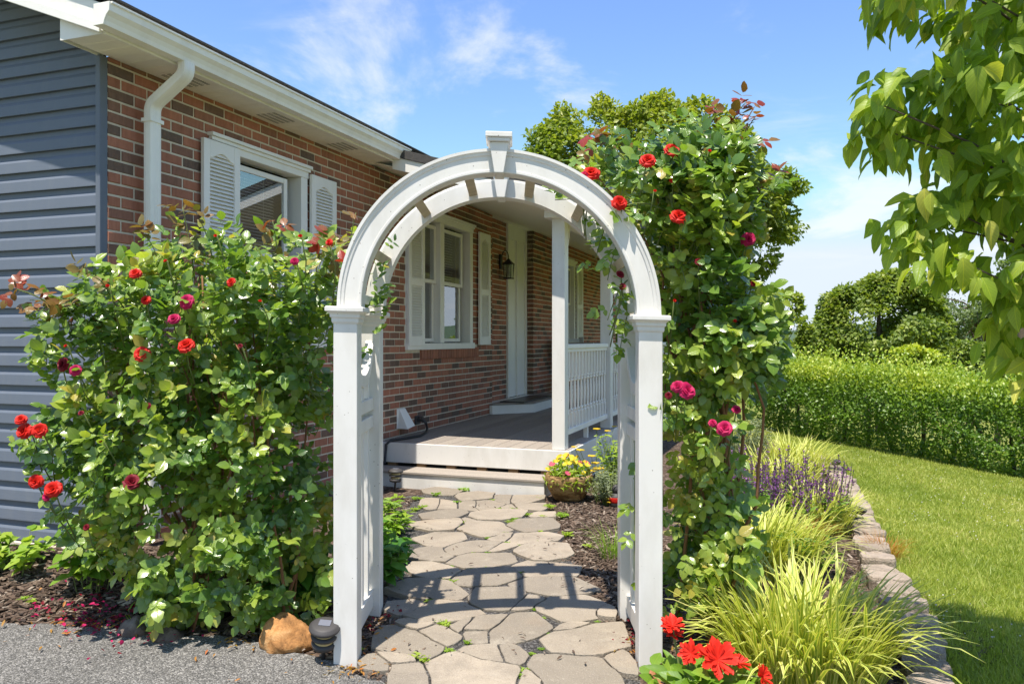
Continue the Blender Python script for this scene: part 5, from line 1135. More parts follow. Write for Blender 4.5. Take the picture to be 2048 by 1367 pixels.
# ------------------------------------------------------------------ stone edging
edg = props(place('garden_edging', np_mesh('garden_edging', [(e[0] - 0.06, e[1], float(gz(*e)) - 0.03) for e in EDGE[1:]] + [(e[0] + 0.05, e[1], float(gz(*e)) - 0.03) for e in EDGE[1:]], faces=[(i, i + len(EDGE) - 1, i + len(EDGE), i + 1) for i in range(len(EDGE) - 2)], mat=mulch_m)), kind='structure')
def m_edge():
    t = MT('edging_stone'); p = t.pos(); inf = t.n('ShaderNodeObjectInfo').outputs['Random']
    c = t.mix(inf, (0.33, 0.27, 0.21), (0.46, 0.375, 0.30)); c = t.mix(t.rng(t.noise(p, 13, 7, 0.7), 0.44, 0.70, 0, 0.7), c, (0.19, 0.155, 0.125)); c = t.mix(t.rng(t.noise(p, 5, 4), 0.55, 0.75, 0, 0.5), c, (0.45, 0.38, 0.31))
    t.col(c).rough(0.95, 0.1).bump(t.math('ADD', t.noise(p, 30, 6, 0.7), t.noise(p, 110, 3)), 1.0, 0.012); return t.m
edge_m = m_edge()
y = 2.95; k = 0
while y < 10.5:
    x = edge_x(y); t = Vector((edge_x(y + 0.1) - x, 0.1, 0)).normalized(); ln = random.uniform(0.14, 0.24); wd = random.uniform(0.085, 0.115); t = (t + Vector((random.uniform(-0.14, 0.14), random.uniform(-0.1, 0.1), 0))).normalized(); s_ = Vector((t.y, -t.x, 0)); z0 = float(gz(x, y)) - 0.04; ht = random.uniform(0.10, 0.14); m = MB(); c = Vector((x, y, z0)) + t * ln / 2
    nseg = 14; rings = []
    for (sc_, zz) in ((0.96, 0), (1.0, ht * 0.85), (0.95, ht * 0.98), (0.7, ht)):
        rings.append([tuple(c + t * (ln / 2 * sc_ * math.copysign(abs(math.cos(g_)) ** 0.6, math.cos(g_))) + s_ * (wd * sc_ * math.copysign(abs(math.sin(g_)) ** 0.7, math.sin(g_)) * (1 + 0.25 * mnoise.noise(Vector((k * 3.3, math.cos(g_) * 2, math.sin(g_) * 2))))) + Vector((0, 0, zz + 0.012 * mnoise.noise(Vector((k * 1.7, math.cos(g_) * 2.5, math.sin(g_) * 2.5 + zz * 9)))))) for g_ in [2 * math.pi * i / nseg for i in range(nseg)]])
    vs_ = [p for r in rings for p in r]; fs = [(a * nseg + i, a * nseg + (i + 1) % nseg, (a + 1) * nseg + (i + 1) % nseg, (a + 1) * nseg + i) for a in range(3) for i in range(nseg)] + [tuple(range(3 * nseg, 4 * nseg))]
    m.add(vs_, fs).build('edging_stone', edge_m, edg); y += (ln + 0.026) * t.y; k += 1

# ------------------------------------------------------------------ strap-leaved clumps
BLADES = [strip_tpl(6, b, w) for b, w in ((1.0, 0.017), (1.5, 0.019), (1.9, 0.017), (0.6, 0.015))]
def clump(name, label, cx, cy, rad, nbl, ln, mats, cat, kparts, group=None, lean=(0, 0), tb_=0.5, wide=1.0):
    o = empty(name, (cx, cy, float(gz(cx, cy))), label, cat, group); N = nbl; g_ = rng.uniform(0, 2 * math.pi, N); r = rad * np.sqrt(rng.random(N)) * 0.6
    x = cx + r * np.cos(g_); y = cy + r * np.sin(g_); T = np.stack([x, y, gz(x, y) - 0.005], 1)
    out = np.stack([np.cos(g_) * (0.25 + r / rad) + rng.normal(0, 0.35, N) + lean[0], np.sin(g_) * (0.25 + r / rad) + rng.normal(0, 0.35, N) + lean[1], np.zeros(N)], 1); out = nrm(out)
    til = rng.uniform(0.0, 0.55, N) * (0.4 + r / rad); yv = nrm(out * np.cos(til)[:, None] - UP * 0 * til[:, None]); zv = nrm(UP * np.cos(til)[:, None] + out * np.sin(til)[:, None]); yv = nrm(out - (out * zv).sum(1, keepdims=True) * zv); xv = np.cross(yv, zv)
    L = ln * rng.uniform(0.6, 1.15, N); M = np.stack([xv * (L * 0 + ln * wide)[:, None], yv * L[:, None], zv * L[:, None]], -1); ti = np.clip(rng.normal(tb_, 0.25, N), 0, 1); which = rng.integers(0, 4, N)
    mid = T + yv * (L * 0.35)[:, None] + zv * (L * 0.5)[:, None]; sel = front_pick(mid, L, kparts, 12) if kparts else np.zeros(0, int); mask = np.zeros(N, bool); mask[sel] = True
    if kparts: 
        for w in range(4):
            q = mask & (which == w); singles('blade', [BLADES[w]], M[q], T[q], ti[q], mats[0], o)
    for w in range(4):
        q = ~mask & (which == w)
        if q.any(): batch('blades', BLADES[w], M[q], T[q], ti[q], mats[1], o)
    return o
GL = 'variegated grass clumps along the bed'
clump('liriope_clump', 'largest yellow striped grass clump, nearest at the lower right', 1.20, 3.26, 0.50, 760, 0.46, lir_leaf, 'ornamental grass', 260, GL, (0.0, -0.15), 0.5, 1.15)
clump('liriope_clump', 'yellow striped grass clump behind the nearest one, beside climbing rose', 1.50, 4.70, 0.50, 620, 0.42, lir_leaf, 'ornamental grass', 160, GL, (0.1, -0.1), 0.45, 1.1)
clump('liriope_clump', 'pale striped grass clump right of the purple salvia by edging', 2.22, 5.75, 0.36, 360, 0.38, lir_leaf, 'ornamental grass', 0, GL, (0.1, 0), 0.6)
clump('liriope_clump', 'striped grass clump behind the purple salvia', 2.45, 7.3, 0.5, 420, 0.42, lir_leaf, 'ornamental grass', 0, GL, (0.1, 0), 0.55)
clump('liriope_clump', 'farthest striped grass clump where the edging bends toward hedge', 3.15, 8.9, 0.6, 420, 0.45, lir_leaf, 'ornamental grass', 0, GL, (0, 0), 0.6)
clump('liriope_clump', 'small striped grass clump left of far grass clumps, by silvery plant', 2.45, 9.3, 0.5, 260, 0.5, lir_leaf, 'ornamental grass', 0, GL, (0, 0), 0.5)
clump('sedge_tuft', 'orange bronze sedge tuft beside the edging stones', 2.36, 5.02, 0.16, 260, 0.20, sedge_leaf, 'ornamental grass', 0, None, (0.1, -0.1), 0.5, 0.35)
clump('sedge_tuft', 'orange sedge tuft at the foot of the purple salvia', 2.02, 5.35, 0.18, 220, 0.22, sedge_leaf, 'ornamental grass', 0, None, (0, 0), 0.35, 0.35)
clump('thin_grass', 'fine green grass tuft on the mulch right of the path', 0.62, 4.85, 0.14, 90, 0.26, (bright_leaf[0], bright_leaf[1]), 'grass tuft', 0, None, (-0.2, -0.2), 0.6, 0.4)
# purple salvia
sv = empty('salvia', (1.98, 6.0, float(gz(1.98, 6.0))), 'clump of purple salvia spikes in the bed behind striped grass', 'salvia')
stt = MB(); fT = []; fD = []; lT = []; lD = []
for k in range(150):
    g_ = rng.uniform(0, 2 * math.pi); r = math.sqrt(rng.random()) * 0.5; x, y = 1.98 + r * 1.05 * math.cos(g_), 6.0 + r * 1.1 * math.sin(g_); z0 = float(gz(x, y)); h = rng.uniform(0.30, 0.52); ln = np.array([math.cos(g_) * r * 0.25, math.sin(g_) * r * 0.25 - 0.03, 1.0]); ln /= np.linalg.norm(ln)
    b = np.array([x, y, z0]); stt.tube([b, b + ln * h], 0.0025, 4, False)
    m_ = rng.integers(26, 40); f_ = rng.uniform(0.42, 1.0, m_); fT.append(b + ln * (h * f_)[:, None] + rng.normal(0, 0.004, (m_, 3))); fD.append(nrm(rand_unit(m_) * [1, 1, 0.3] + UP * 0.5))
    m_ = 12; lT.append(b + ln * (h * rng.uniform(0.05, 0.5, m_))[:, None]); lD.append(nrm(rand_unit(m_) * [1, 1, 0.3] + UP * 0.4))
fT, fD, lT, lD = map(np.concatenate, (fT, fD, lT, lD)); stt.build('stems', green_cane, sv)['kind'] = 'stuff'
batch('florets', T_DIA, basis(fD, rand_unit(len(fT)), rng.uniform(0.014, 0.025, len(fT))), fT, rng.random(len(fT)), purple, sv)
batch('leaves', T_LANCE, basis(lD, nrm(UP + rng.normal(0, 0.3, (len(lT), 3))), rng.uniform(0.05, 0.09, len(lT))), lT, rng.random(len(lT)) * 0.6, bright_leaf[1], sv)

# ------------------------------------------------------------------ leafy herbs
def herb(name, label, cx, cy, rad, h, n, size, tpl, mats, cat, kparts=0, group=None, droop=0.0, tb_=0.5, wide=1.0):
    z0 = float(gz(cx, cy)); o = empty(name, (cx, cy, z0), label, cat, group); st = MB(); ns_ = max(4, n // 14); T = []; D = []; N_ = []
    for k in range(ns_):
        g_ = rng.uniform(0, 6.283); r = rad * math.sqrt(rng.random()); hh = h * rng.uniform(0.6, 1.05); b = np.array([cx + r * 0.5 * math.cos(g_), cy + r * 0.5 * math.sin(g_), 0]); b[2] = float(gz(b[0], b[1])); e = np.array([cx + r * math.cos(g_), cy + r * math.sin(g_), b[2] + hh]); md = (b + e) / 2 + [0, 0, 0.06 * hh]
        st.tube([b, md, e], [0.0035, 0.003, 0.0015], 5, False); m_ = n // ns_; f_ = rng.uniform(0.25, 1.02, m_); T.append(b + (e - b) * f_[:, None] + rng.normal(0, 0.006, (m_, 3))); a = rng.uniform(0, 6.283, m_)
        D.append(nrm(np.stack([np.cos(a), np.sin(a), rng.normal(0.25 - droop, 0.25, m_)], 1))); N_.append(nrm(UP + rng.normal(0, 0.3, (m_, 3)) + TOCAM * 0.25))
    T, D, N_ = map(np.concatenate, (T, D, N_)); Sz = size * rng.uniform(0.65, 1.2, len(T)); ti = np.clip(rng.normal(tb_, 0.22, len(T)), 0, 1); M = basis(D, N_, Sz, Sz * wide)
    st.build('stems', green_cane, o)['kind'] = 'stuff'
    if kparts: split_leaves('leaf', 'leaves', [tpl], M, T, ti, mats, o, Sz, kparts)
    else: batch('leaves', tpl, M, T, ti, mats[1], o)
    return o
g0 = G(40, 1150); herb('basil_plant', 'lime green leafy plants at the far left against the siding', g0[0] - 0.05, g0[1] + 0.05, 0.22, 0.17, 150, 0.085, T_HEART, bright_leaf, 'plant', 60, None, 0.0, 0.75, 0.8)
g0 = G(190, 1175); herb('nettle_plant', 'bright green toothed leaf plant hanging left of the rose bush', g0[0], g0[1] - 0.02, 0.17, 0.40, 150, 0.095, T_HEART, bright_leaf, 'plant', 70, None, 0.45, 0.45, 0.85)
g0 = G(595, 1240); herb('peony_plant', 'deep green broad leaf plant between rose bush and left arbor post', g0[0] - 0.02, g0[1] + 0.1, 0.17, 0.26, 90, 0.115, T_DOG, deep_leaf, 'plant', 50, None, 0.25, 0.5, 1.05)
for k, (px, py, sz_) in enumerate(((788, 1170, 0.10), (780, 1120, 0.10), (800, 1060, 0.085), (776, 1030, 0.08))):
    g0 = G(px - 8, py + 10); herb('border_perennial', ('broad leaved green perennial at the left edge of the path, nearest the arbor', 'second green perennial along the left edge of the path', 'third green perennial along the path, lower and lighter', 'tall thin green perennial next to the step light')[k], g0[0] - 0.05, g0[1], 0.15, 0.26 if k < 2 else 0.2, 130, sz_, T_LANCE if k > 1 else T_DOG, bright_leaf if k > 1 else deep_leaf, 'plant', 40 if k < 2 else 20, 'perennials beside the path', 0.1, 0.55, 1.0)
g0 = G(1220, 985); herb('yellow_green_shrub', 'yellow green leafy shrub behind the right arbor post', g0[0] + 0.12, g0[1] + 0.1, 0.24, 0.50, 520, 0.06, T_LANCE, bright_leaf, 'shrub', 0, None, 0.0, 0.95, 1.3)
g0 = G(1600, 1150); herb('green_filler', 'dark green weedy plant between the two nearest grass clumps', g0[0], g0[1], 0.2, 0.24, 260, 0.075, T_LANCE, bright_leaf, 'plant', 0, None, 0.0, 0.2, 1.0)
g0 = G(1530, 1060); herb('green_filler', 'leafy green plant at the foot of the climbing rose', g0[0], g0[1] + 0.2, 0.22, 0.3, 240, 0.08, T_LANCE, bright_leaf, 'plant', 0, None, 0.0, 0.35, 1.2)
o = herb('lavender_mound', 'silvery grey mounded plant left of the far grass clumps', 2.35, 8.4, 0.42, 0.55, 2200, 0.06, T_LANCE, (None, grey_leaf), 'plant', 0, None, 0.0, 0.6, 0.6)
o = herb('lavender_mound', 'silvery feathery plant right of the stone planter', 0.80, 6.35, 0.24, 0.28, 900, 0.055, T_LANCE, (None, grey_leaf), 'plant', 0, None, -0.3, 0.6, 0.5)
# yarrow: flat yellow heads on thin stems
def yarrow(label, heads, base, cat='yarrow'):
    o = empty('yarrow', base, label, cat, 'yellow yarrow plants'); st = MB()
    for (px, py, dia, Y) in heads:
        p = P(px, py, Y); st.tube([np.array(base) + [rng.normal(0, .04), rng.normal(0, .04), 0], (p + np.array(base)) / 2 + [0, 0, 0.02], p], 0.0025, 4, False); R_ = dia / 2 * Y / F; m = MB()
        for k in range(16):
            g_ = k * 2.4; r = R_ * math.sqrt(k / 16); m.lathe([(0.2 * R_, -0.12 * R_), (0.30 * R_, 0.05 * R_), (0.12 * R_, 0.16 * R_)], (p[0] + r * math.cos(g_), p[1] + r * math.sin(g_), p[2] + rng.uniform(-.06, .06) * R_), 6)
        m.build('flower_head', yel_p, o)
    st.build('stems', green_cane, o)['kind'] = 'stuff'
yarrow('tall yellow yarrow heads above the stone planter', [(1148, 893, 12, 6.5), (1160, 899, 16, 6.5), (1183, 911, 15, 6.5), (1193, 857, 14, 7.0), (1215, 861, 12, 7.0), (1228, 852, 10, 7.1)], (0.72, 6.75, 0.03))
yarrow('dense yellow yarrow heads right of the stone planter', [(1184, 940, 20, 6.5), (1196, 936, 22, 6.5), (1190, 925, 16, 6.55), (1204, 944, 14, 6.45), (1178, 945, 14, 6.5), (1220, 1003, 14, 6.2), (1206, 983, 10, 6.3), (1217, 996, 9, 6.2)], (0.80, 6.55, 0.03))
# stone planter with flowers
g0 = G(1138, 1001); pl = empty('stone_planter', (g0[0], g0[1], g0[2]), 'pitted brown stone planter bowl beside the step', 'planter')
def m_pot():
    t = MT('pitted_stone'); p = t.pos(); n1 = t.noise(t.pos((1, 1, 2.2)), 9, 6, 0.7, 1.2); c = t.ramp(n1, [(0.3, (0.06, 0.04, 0.025)), (0.43, (0.20, 0.12, 0.05)), (0.55, (0.42, 0.27, 0.12)), (0.75, (0.55, 0.42, 0.25))])
    t.col(c).rough(0.95, 0.1).bump(n1, 1.0, 0.03); return t.m
m = MB(); nseg = 40; prof3 = [(0.095, 0.0), (0.13, 0.03), (0.165, 0.09), (0.188, 0.15), (0.196, 0.20), (0.190, 0.225), (0.172, 0.222), (0.16, 0.17), (0.0, 0.16)]
m.lathe(prof3, g0, nseg)
def warp(V):
    V = V.copy(); q = V - g0
    for i in range(len(V)):
        f_ = 1 + 0.06 * mnoise.noise(Vector(q[i] * 14)) + 0.03 * mnoise.noise(Vector(q[i] * 40)); V[i, 0] = g0[0] + q[i, 0] * f_; V[i, 1] = g0[1] + q[i, 1] * f_
    return V
m.build('bowl', m_pot(), pl, smooth=True, post=warp); MB().lathe([(0.165, 0.172), (0.05, 0.185), (0.001, 0.187)], g0, 20).build('soil', mulch_m, pl)
fp = empty('potted_flowers', (g0[0], g0[1], g0[2] + 0.185), 'yellow and pink flowers filling the stone planter', 'flowers')
n = 620; a = rng.uniform(0, 6.283, n); r = 0.20 * np.sqrt(rng.random(n)); T = np.stack([g0[0] + r * np.cos(a), g0[1] + r * np.sin(a), g0[2] + 0.19 + rng.uniform(0, 1, n) * 0.15 * (1.1 - (r / 0.22) ** 2) - 0.05 * (r > 0.17)], 1)
batch('leaves', T_LANCE, basis(nrm(rand_unit(n) + UP * 0.4), nrm(UP + rng.normal(0, .4, (n, 3))), rng.uniform(0.03, 0.055, n), rng.uniform(0.04, 0.07, n)), T, np.clip(rng.normal(0.85, 0.2, n), 0, 1), bright_leaf[1], fp)
def daisy(R_, mat, name, npet=7):
    V, Fs, UV = T_PETAL; vv = []; ff = []
    for k in range(npet):
        g_ = 2 * math.pi * k / npet; c_, s_ = math.cos(g_), math.sin(g_); b = len(vv); vv += [((x * c_ - y * s_) * R_, (x * s_ + y * c_) * R_, (z + 0.1 * y) * R_) for x, y, z in V * [1.1, 1, 1]]; ff += [tuple(i + b for i in f) for f in Fs]
    return np_mesh(name, vv, faces=ff, mat=mat, smooth=True)
dy, dp, dw = daisy(0.024, yel_p, 'flower'), daisy(0.026, pink_p, 'flower'), daisy(0.02, wine_p, 'flower')
for k in range(34):
    a, r = rng.uniform(0, 6.283), 0.19 * math.sqrt(rng.random()); q = (g0[0] + r * math.cos(a), g0[1] + r * math.sin(a), g0[2] + 0.22 + 0.13 * (1 - (r / 0.22) ** 2) + rng.uniform(-.02, .03)); lk = Vector((rng.normal(0, .4), -0.5, 0.9)).to_track_quat('Z', 'Y').to_euler()
    place('flower', dp if k % 6 == 0 else dw if k == 7 else dy, fp, q, lk)
# small painted figure behind the planter
tg = P(1232, 985, 6.2); gn = empty('garden_ornament', (tg[0], tg[1], float(gz(tg[0], tg[1]))), 'small dark and red garden ornament half hidden by the right arbor', 'ornament')
tz = float(gz(tg[0], tg[1])); MB().lathe([(0.035, 0), (0.05, 0.03), (0.05, 0.09), (0.03, 0.12)], (tg[0], tg[1], tz), 14).build('body', charcoal, gn, smooth=True); MB().lathe([(0.052, 0.05), (0.055, 0.06), (0.055, 0.08), (0.052, 0.09)], (tg[0], tg[1], tz), 14).build('band', red_p, gn); MB().lathe([(0.02, 0.121), (0.032, 0.14), (0.03, 0.17), (0.005, 0.19)], (tg[0], tg[1], tz), 12).build('head', charcoal, gn, smooth=True)

# gerbera in a terracotta pot at the lower edge
gx, gy = 0.64, 2.92; gp_ = empty('terracotta_pot', (gx, gy, 0.0), 'terracotta pot at the foot of the right arbor post', 'pot')
terra = m_plain('terracotta', (0.36, 0.15, 0.07), 0.85, 0.25, 14, 0.3)
MB().lathe([(0.09, 0.0), (0.12, 0.10), (0.128, 0.105), (0.132, 0.135), (0.122, 0.137), (0.115, 0.11), (0.001, 0.105)], (gx, gy, 0.0), 32).build('pot_body', terra, gp_, smooth=True); MB().lathe([(0.113, 0.108), (0.001, 0.112)], (gx, gy, 0), 20).build('soil', mulch_m, gp_)
gb = empty('gerbera_plant', (gx, gy, 0.112), 'red gerbera daisies growing in the terracotta pot', 'flowers')
n = 90; a = rng.uniform(0, 6.283, n); T = np.stack([gx + 0.06 + 0.05 * np.cos(a), gy + 0.05 * np.sin(a), np.full(n, 0.115)], 1) + rng.normal(0, 0.05, (n, 3)) * [1.6, 1, 0.5]; T[:, 2] = np.maximum(T[:, 2], 0.12)
split_leaves('leaf', 'leaves', [T_HEART], basis(nrm(np.stack([np.cos(a), np.sin(a), rng.uniform(0.3, 1.1, n)], 1)), nrm(UP + TOCAM * 0.5 + rng.normal(0, .3, (n, 3))), rng.uniform(0.06, 0.10, n), rng.uniform(0.045, 0.075, n)), T, np.clip(rng.normal(0.35, 0.2, n), 0, 1), bright_leaf, gb, np.ones(n), 45)
def gerbera_mesh(R_):
    V, Fs, UV = T_PETAL; vv = []; ff = []
    for k in range(54):
        ring_ = k % 3; g_ = k * 2.399; sc_ = R_ * (1.0, 0.85, 0.6)[ring_] * random.uniform(0.9, 1.08); c_, s_ = math.cos(g_), math.sin(g_); b = len(vv); lift = (0.05, 0.28, 0.6)[ring_] + random.uniform(-.12, .12)
        vv += [((x * c_ - y * s_) * sc_, (x * s_ + y * c_) * sc_, (z * 0.6 + lift * y) * sc_) for x, y, z in V * [0.36, 1, 1]]; ff += [tuple(i + b for i in f) for f in Fs]
    return np_mesh('gerbera_bloom', vv, faces=ff, mat=gerb_p, smooth=True)
gm = gerbera_mesh(1.0); st = MB()
for (px, py, dia, Y, lk) in ((1345, 1250, 46, 2.95, (-0.1, -0.5, 1)), (1347, 1268, 40, 2.96, (0.1, -0.3, 1)), (1382, 1305, 48, 2.9, (-0.4, -0.7, 0.6)), (1436, 1318, 76, 2.86, (0.1, -0.8, 0.7)), (1478, 1326, 44, 2.9, (0.4, -0.3, 1)), (1524, 1352, 46, 2.84, (0.8, -0.6, 0.5))):
    p = P(px, py, Y); lkv = Vector(lk).normalized(); R_ = dia / 2 * Y / F * 1.12; place('gerbera_bloom', gm, gb, p, lkv.to_track_quat('Z', 'Y').to_euler(), (R_,) * 3); bse = np.array([gx + (p[0] - gx) * 0.35, gy, 0.10]); st.tube([bse, (bse + p) / 2 + [0, 0.01, 0.02], p - np.array(lkv) * 0.004], 0.0035, 6, False)
st.build('stems', green_cane, gb)['kind'] = 'stuff'

# ------------------------------------------------------------------ lights and rocks
def path_light(base, tilt, s_, label):
    o = empty('solar_path_light', base, label, 'garden light'); M = tilt.to_matrix() if hasattr(tilt, 'to_matrix') else tilt; b = np.array(base)
    MB().lathe([(0.009, -0.05), (0.009, 0.07)], b, 8, M * 1.0).build('stake', black, o)
    body = MB().lathe([(0.02, 0.068), (0.046, 0.074), (0.050, 0.082), (0.052, 0.094), (0.044, 0.098), (0.040, 0.100)], b, 24, M * 1.0).build('lower_ring', charcoal, o, smooth=True)
    MB().lathe([(0.040, 0.100), (0.040, 0.116)], b, 24, M).build('lens', amber, o); MB().lathe([(0.040, 0.1165), (0.054, 0.119), (0.055, 0.130), (0.042, 0.134)], b, 24, M).build('middle_ring', charcoal, o, smooth=True)
    MB().lathe([(0.041, 0.1345), (0.041, 0.152)], b, 24, M).build('lens', amber, o)
    MB().lathe([(0.045, 0.1525), (0.062, 0.154), (0.065, 0.160), (0.064, 0.168), (0.058, 0.171), (0.056, 0.176), (0.048, 0.179), (0.03, 0.183), (0.001, 0.184)], b, 28, M).build('cap', charcoal, o, smooth=True)
    def T(x, y, z): p = M @ Vector((x, y, z)); return tuple(b + np.array(p))
    MB().box((-0.024, -0.020, 0.1815), (0.024, 0.020, 0.1855), T).build('solar_cell', solar, o)
solar = m_plain('solar_cell', (0.16, 0.165, 0.19), 0.12, 0.15, 30)
b0 = G(648, 1318); path_light((b0[0], b0[1] - 0.02, b0[2]), Matrix.Rotation(R(14), 3, 'X') @ Matrix.Rotation(R(6), 3, 'Y'), 1, 'tilted black solar path light in front of left arbor post')
b0 = G(790, 984); path_light((b0[0], b0[1], b0[2] + 0.02), Matrix.Rotation(R(2), 3, 'Y'), 1, 'upright dark solar path light beside the porch step')
def spot(px, py, label):
    b = G(px, py); o = empty('solar_spotlight', b, label, 'garden light'); MB().tube([b - [0, 0, 0.03], b + [0, 0, 0.10]], 0.010, 8).build('stake', black, o); M = Matrix.Rotation(R(-28), 3, 'X') @ Matrix.Rotation(R(22), 3, 'Y')
    def T(x, y, z): p = M @ Vector((x, y, z)); return (b[0] + p.x, b[1] + p.y, b[2] + 0.13 + p.z)
    MB().box((-0.065, -0.05, -0.012), (0.065, 0.05, 0.012), T).build('panel_case', charcoal, o, bevel=0.004); MB().box((-0.058, -0.044, 0.0122), (0.058, 0.044, 0.014), T).build('solar_cell', solar, o); MB().box((-0.05, -0.055, -0.05), (0.0, 0.0, -0.0125), T).build('lamp_head', black, o, bevel=0.006)
spot(1712, 1052, 'small black solar spotlight standing on the edging, nearer one'); spot(1668, 945, 'small black solar spotlight far along the edging')
def rock(name, label, c, sx, sy, sz, mat, seed, rotz=0, kind='rock'):
    import bmesh
    bm = bmesh.new(); bmesh.ops.create_icosphere(bm, subdivisions=4, radius=1.0); rr = random.Random(seed)
    pl_ = [(Vector((rr.uniform(-1, 1), rr.uniform(-1, 1), rr.uniform(-0.4, 1))).normalized(), rr.uniform(0.62, 0.9)) for _ in range(9)]
    for v in bm.verts:
        p = v.co.copy()
        for nrm_, dd in pl_:
            e = p.dot(nrm_) - dd
            if e > 0: p -= nrm_ * e * 0.88
        p *= 1 + 0.12 * mnoise.noise(p * 2.2 + Vector((seed, 0, 0))) + 0.07 * mnoise.noise(p * 5 + Vector((0, seed, 0))) + 0.035 * mnoise.noise(p * 13 + Vector((0, seed, 3)))
        v.co = Vector((p.x * sx, p.y * sy, max(p.z, -0.45) * sz + 0.45 * sz))
    me = bpy.data.meshes.new(name); bm.to_mesh(me); bm.free(); me.materials.append(mat)
    for f_ in me.polygons: f_.use_smooth = True
    return props(place(name, me, None, c, (0, 0, rotz)), label, kind)
def m_rock(name, a, b, c_):
    t = MT(name); p = t.pos(); n1 = t.noise(p, 14, 8, 0.7, 0.4); t.col(t.ramp(n1, [(0.3, a), (0.5, b), (0.72, c_)])).rough(0.85, 0.3).bump(t.math('ADD', n1, t.math('MULTIPLY', t.noise(p, 60, 4), 0.4)), 0.8, 0.012); return t.m
orange_r = m_rock('ochre_rock', (0.10, 0.05, 0.02), (0.40, 0.19, 0.065), (0.60, 0.38, 0.18)); brown_r = m_rock('brown_rock', (0.05, 0.042, 0.036), (0.13, 0.10, 0.085), (0.24, 0.20, 0.17)); tan_r = m_rock('tan_rock', (0.30, 0.24, 0.16), (0.46, 0.38, 0.27), (0.6, 0.52, 0.40))
b0 = G(580, 1292); rock('rock', 'orange ochre rock beside the tilted path light', b0 - [0, 0, 0.01], 0.128, 0.095, 0.105, orange_r, 5, 0.3)
b0 = G(268, 1270); rock('rock', 'grey brown rock under the rose bush, left one of the dark pair', b0 - [0, 0, 0.01], 0.085, 0.06, 0.065, brown_r, 8, 0.2)
b0 = G(335, 1280); rock('rock', 'dark grey rock under the rose bush, right one of the pair', b0 - [0, 0, 0.01], 0.075, 0.06, 0.05, brown_r, 14, 1.0)
b0 = G(275, 1195); rock('rock', 'flat pale tan stone lying behind the dark rocks under the rose', b0 - [0, 0, 0.02], 0.10, 0.09, 0.03, tan_r, 21, 0.4)
b0 = G(40, 1110); 
for k, (px, py) in enumerate(((70, 1163), (108, 1166), (138, 1170), (82, 1180))):
    b0 = G(px, py); rock('pebble', ('round tan pebble on the mulch near the far left plants', 'second tan pebble on the mulch, right of the first', 'tan pebble on the mulch nearest the toothed leaf plant', 'orange flat chip of stone on the mulch')[k], b0, 0.013, 0.012, 0.011, orange_r if k == 3 else tan_r, 30 + k, k, 'pebble')

# ------------------------------------------------------------------ mulch chips, petals, weeds, leaf litter
cbx = MB().box((-0.5, -0.5, -0.5), (0.5, 0.5, 0.5)); CB = (np.array(cbx.v) * [1, 1, 1] + rng.normal(0, 0.06, (8, 3)), cbx.f, np.zeros((8, 2)))
chip_m = m_leaf('bark_chip', [(0, (0.038, 0.025, 0.018)), (0.45, (0.10, 0.064, 0.044)), (0.8, (0.18, 0.128, 0.094)), (1, (0.32, 0.26, 0.21))], False, rough=0.9, trans=0.0, rib=0)
def chips():
    areas = [(-3.0, -0.72, 3.3, 4.6, 5200), (-0.75, -0.45, 3.15, 3.6, 380), (0.36, 1.0, 4.0, 6.6, 4200), (-1.2, -0.8, 5.0, 6.5, 900), (0.95, 2.2, 3.3, 5.2, 1500), (0.45, 0.62, 3.3, 4.2, 200), (-0.66, -0.52, 3.45, 3.8, 200)]; T = []
    for (a, b, c_, d, n) in areas: T.append(np.stack([rng.uniform(a, b, n), rng.uniform(c_, d, n)], 1))
    T = np.concatenate(T); dv = np.array([drive_y(x) for x in T[:, 0]]); T = T[(T[:, 1] > dv + 0.01) | (T[:, 0] > -0.45)]; n = len(T)
    P3 = np.stack([T[:, 0], T[:, 1], gz(T[:, 0], T[:, 1]) + rng.uniform(0.002, 0.016, n)], 1); a = rng.uniform(0, 6.283, n); d = nrm(np.stack([np.cos(a), np.sin(a), rng.normal(0, 0.22, n)], 1)); L = rng.uniform(0.015, 0.06, n)
    M = basis(d, nrm(UP + rng.normal(0, 0.3, (n, 3))), L); M[:, :, 0] *= (rng.uniform(0.006, 0.014, n) / L)[:, None]; M[:, :, 2] *= (rng.uniform(0.003, 0.008, n) / L)[:, None]
    props(batch('mulch_chips', CB, M, P3, np.clip(rng.normal(0.5, 0.28, n), 0, 1), chip_m, None, False), 'loose bark mulch chips scattered over the beds', 'mulch', None, 'stuff')
chips()
def litter(name, label, cat, n, centres, spread, tpl, size, mat, tint=0.5, z=0.022):
    c_ = np.array(centres)[rng.integers(0, len(centres), n)]; xy = c_ + rng.normal(0, spread, (n, 2)); P3 = np.stack([xy[:, 0], xy[:, 1], gz(xy[:, 0], xy[:, 1]) + z + rng.uniform(0, 0.012, n)], 1)
    props(batch(name, tpl, basis(nrm(rand_unit(n) * [1, 1, 0.25]), nrm(UP + rng.normal(0, 0.35, (n, 3))), size * rng.uniform(0.6, 1.3, n)), P3, np.clip(rng.normal(tint, 0.25, n), 0, 1), mat), label, cat, None, 'stuff')
pc = [G(x, y)[:2] for x, y in ((160, 1215), (200, 1205), (150, 1250), (215, 1250), (235, 1235), (100, 1225), (190, 1265), (255, 1280), (340, 1285))]
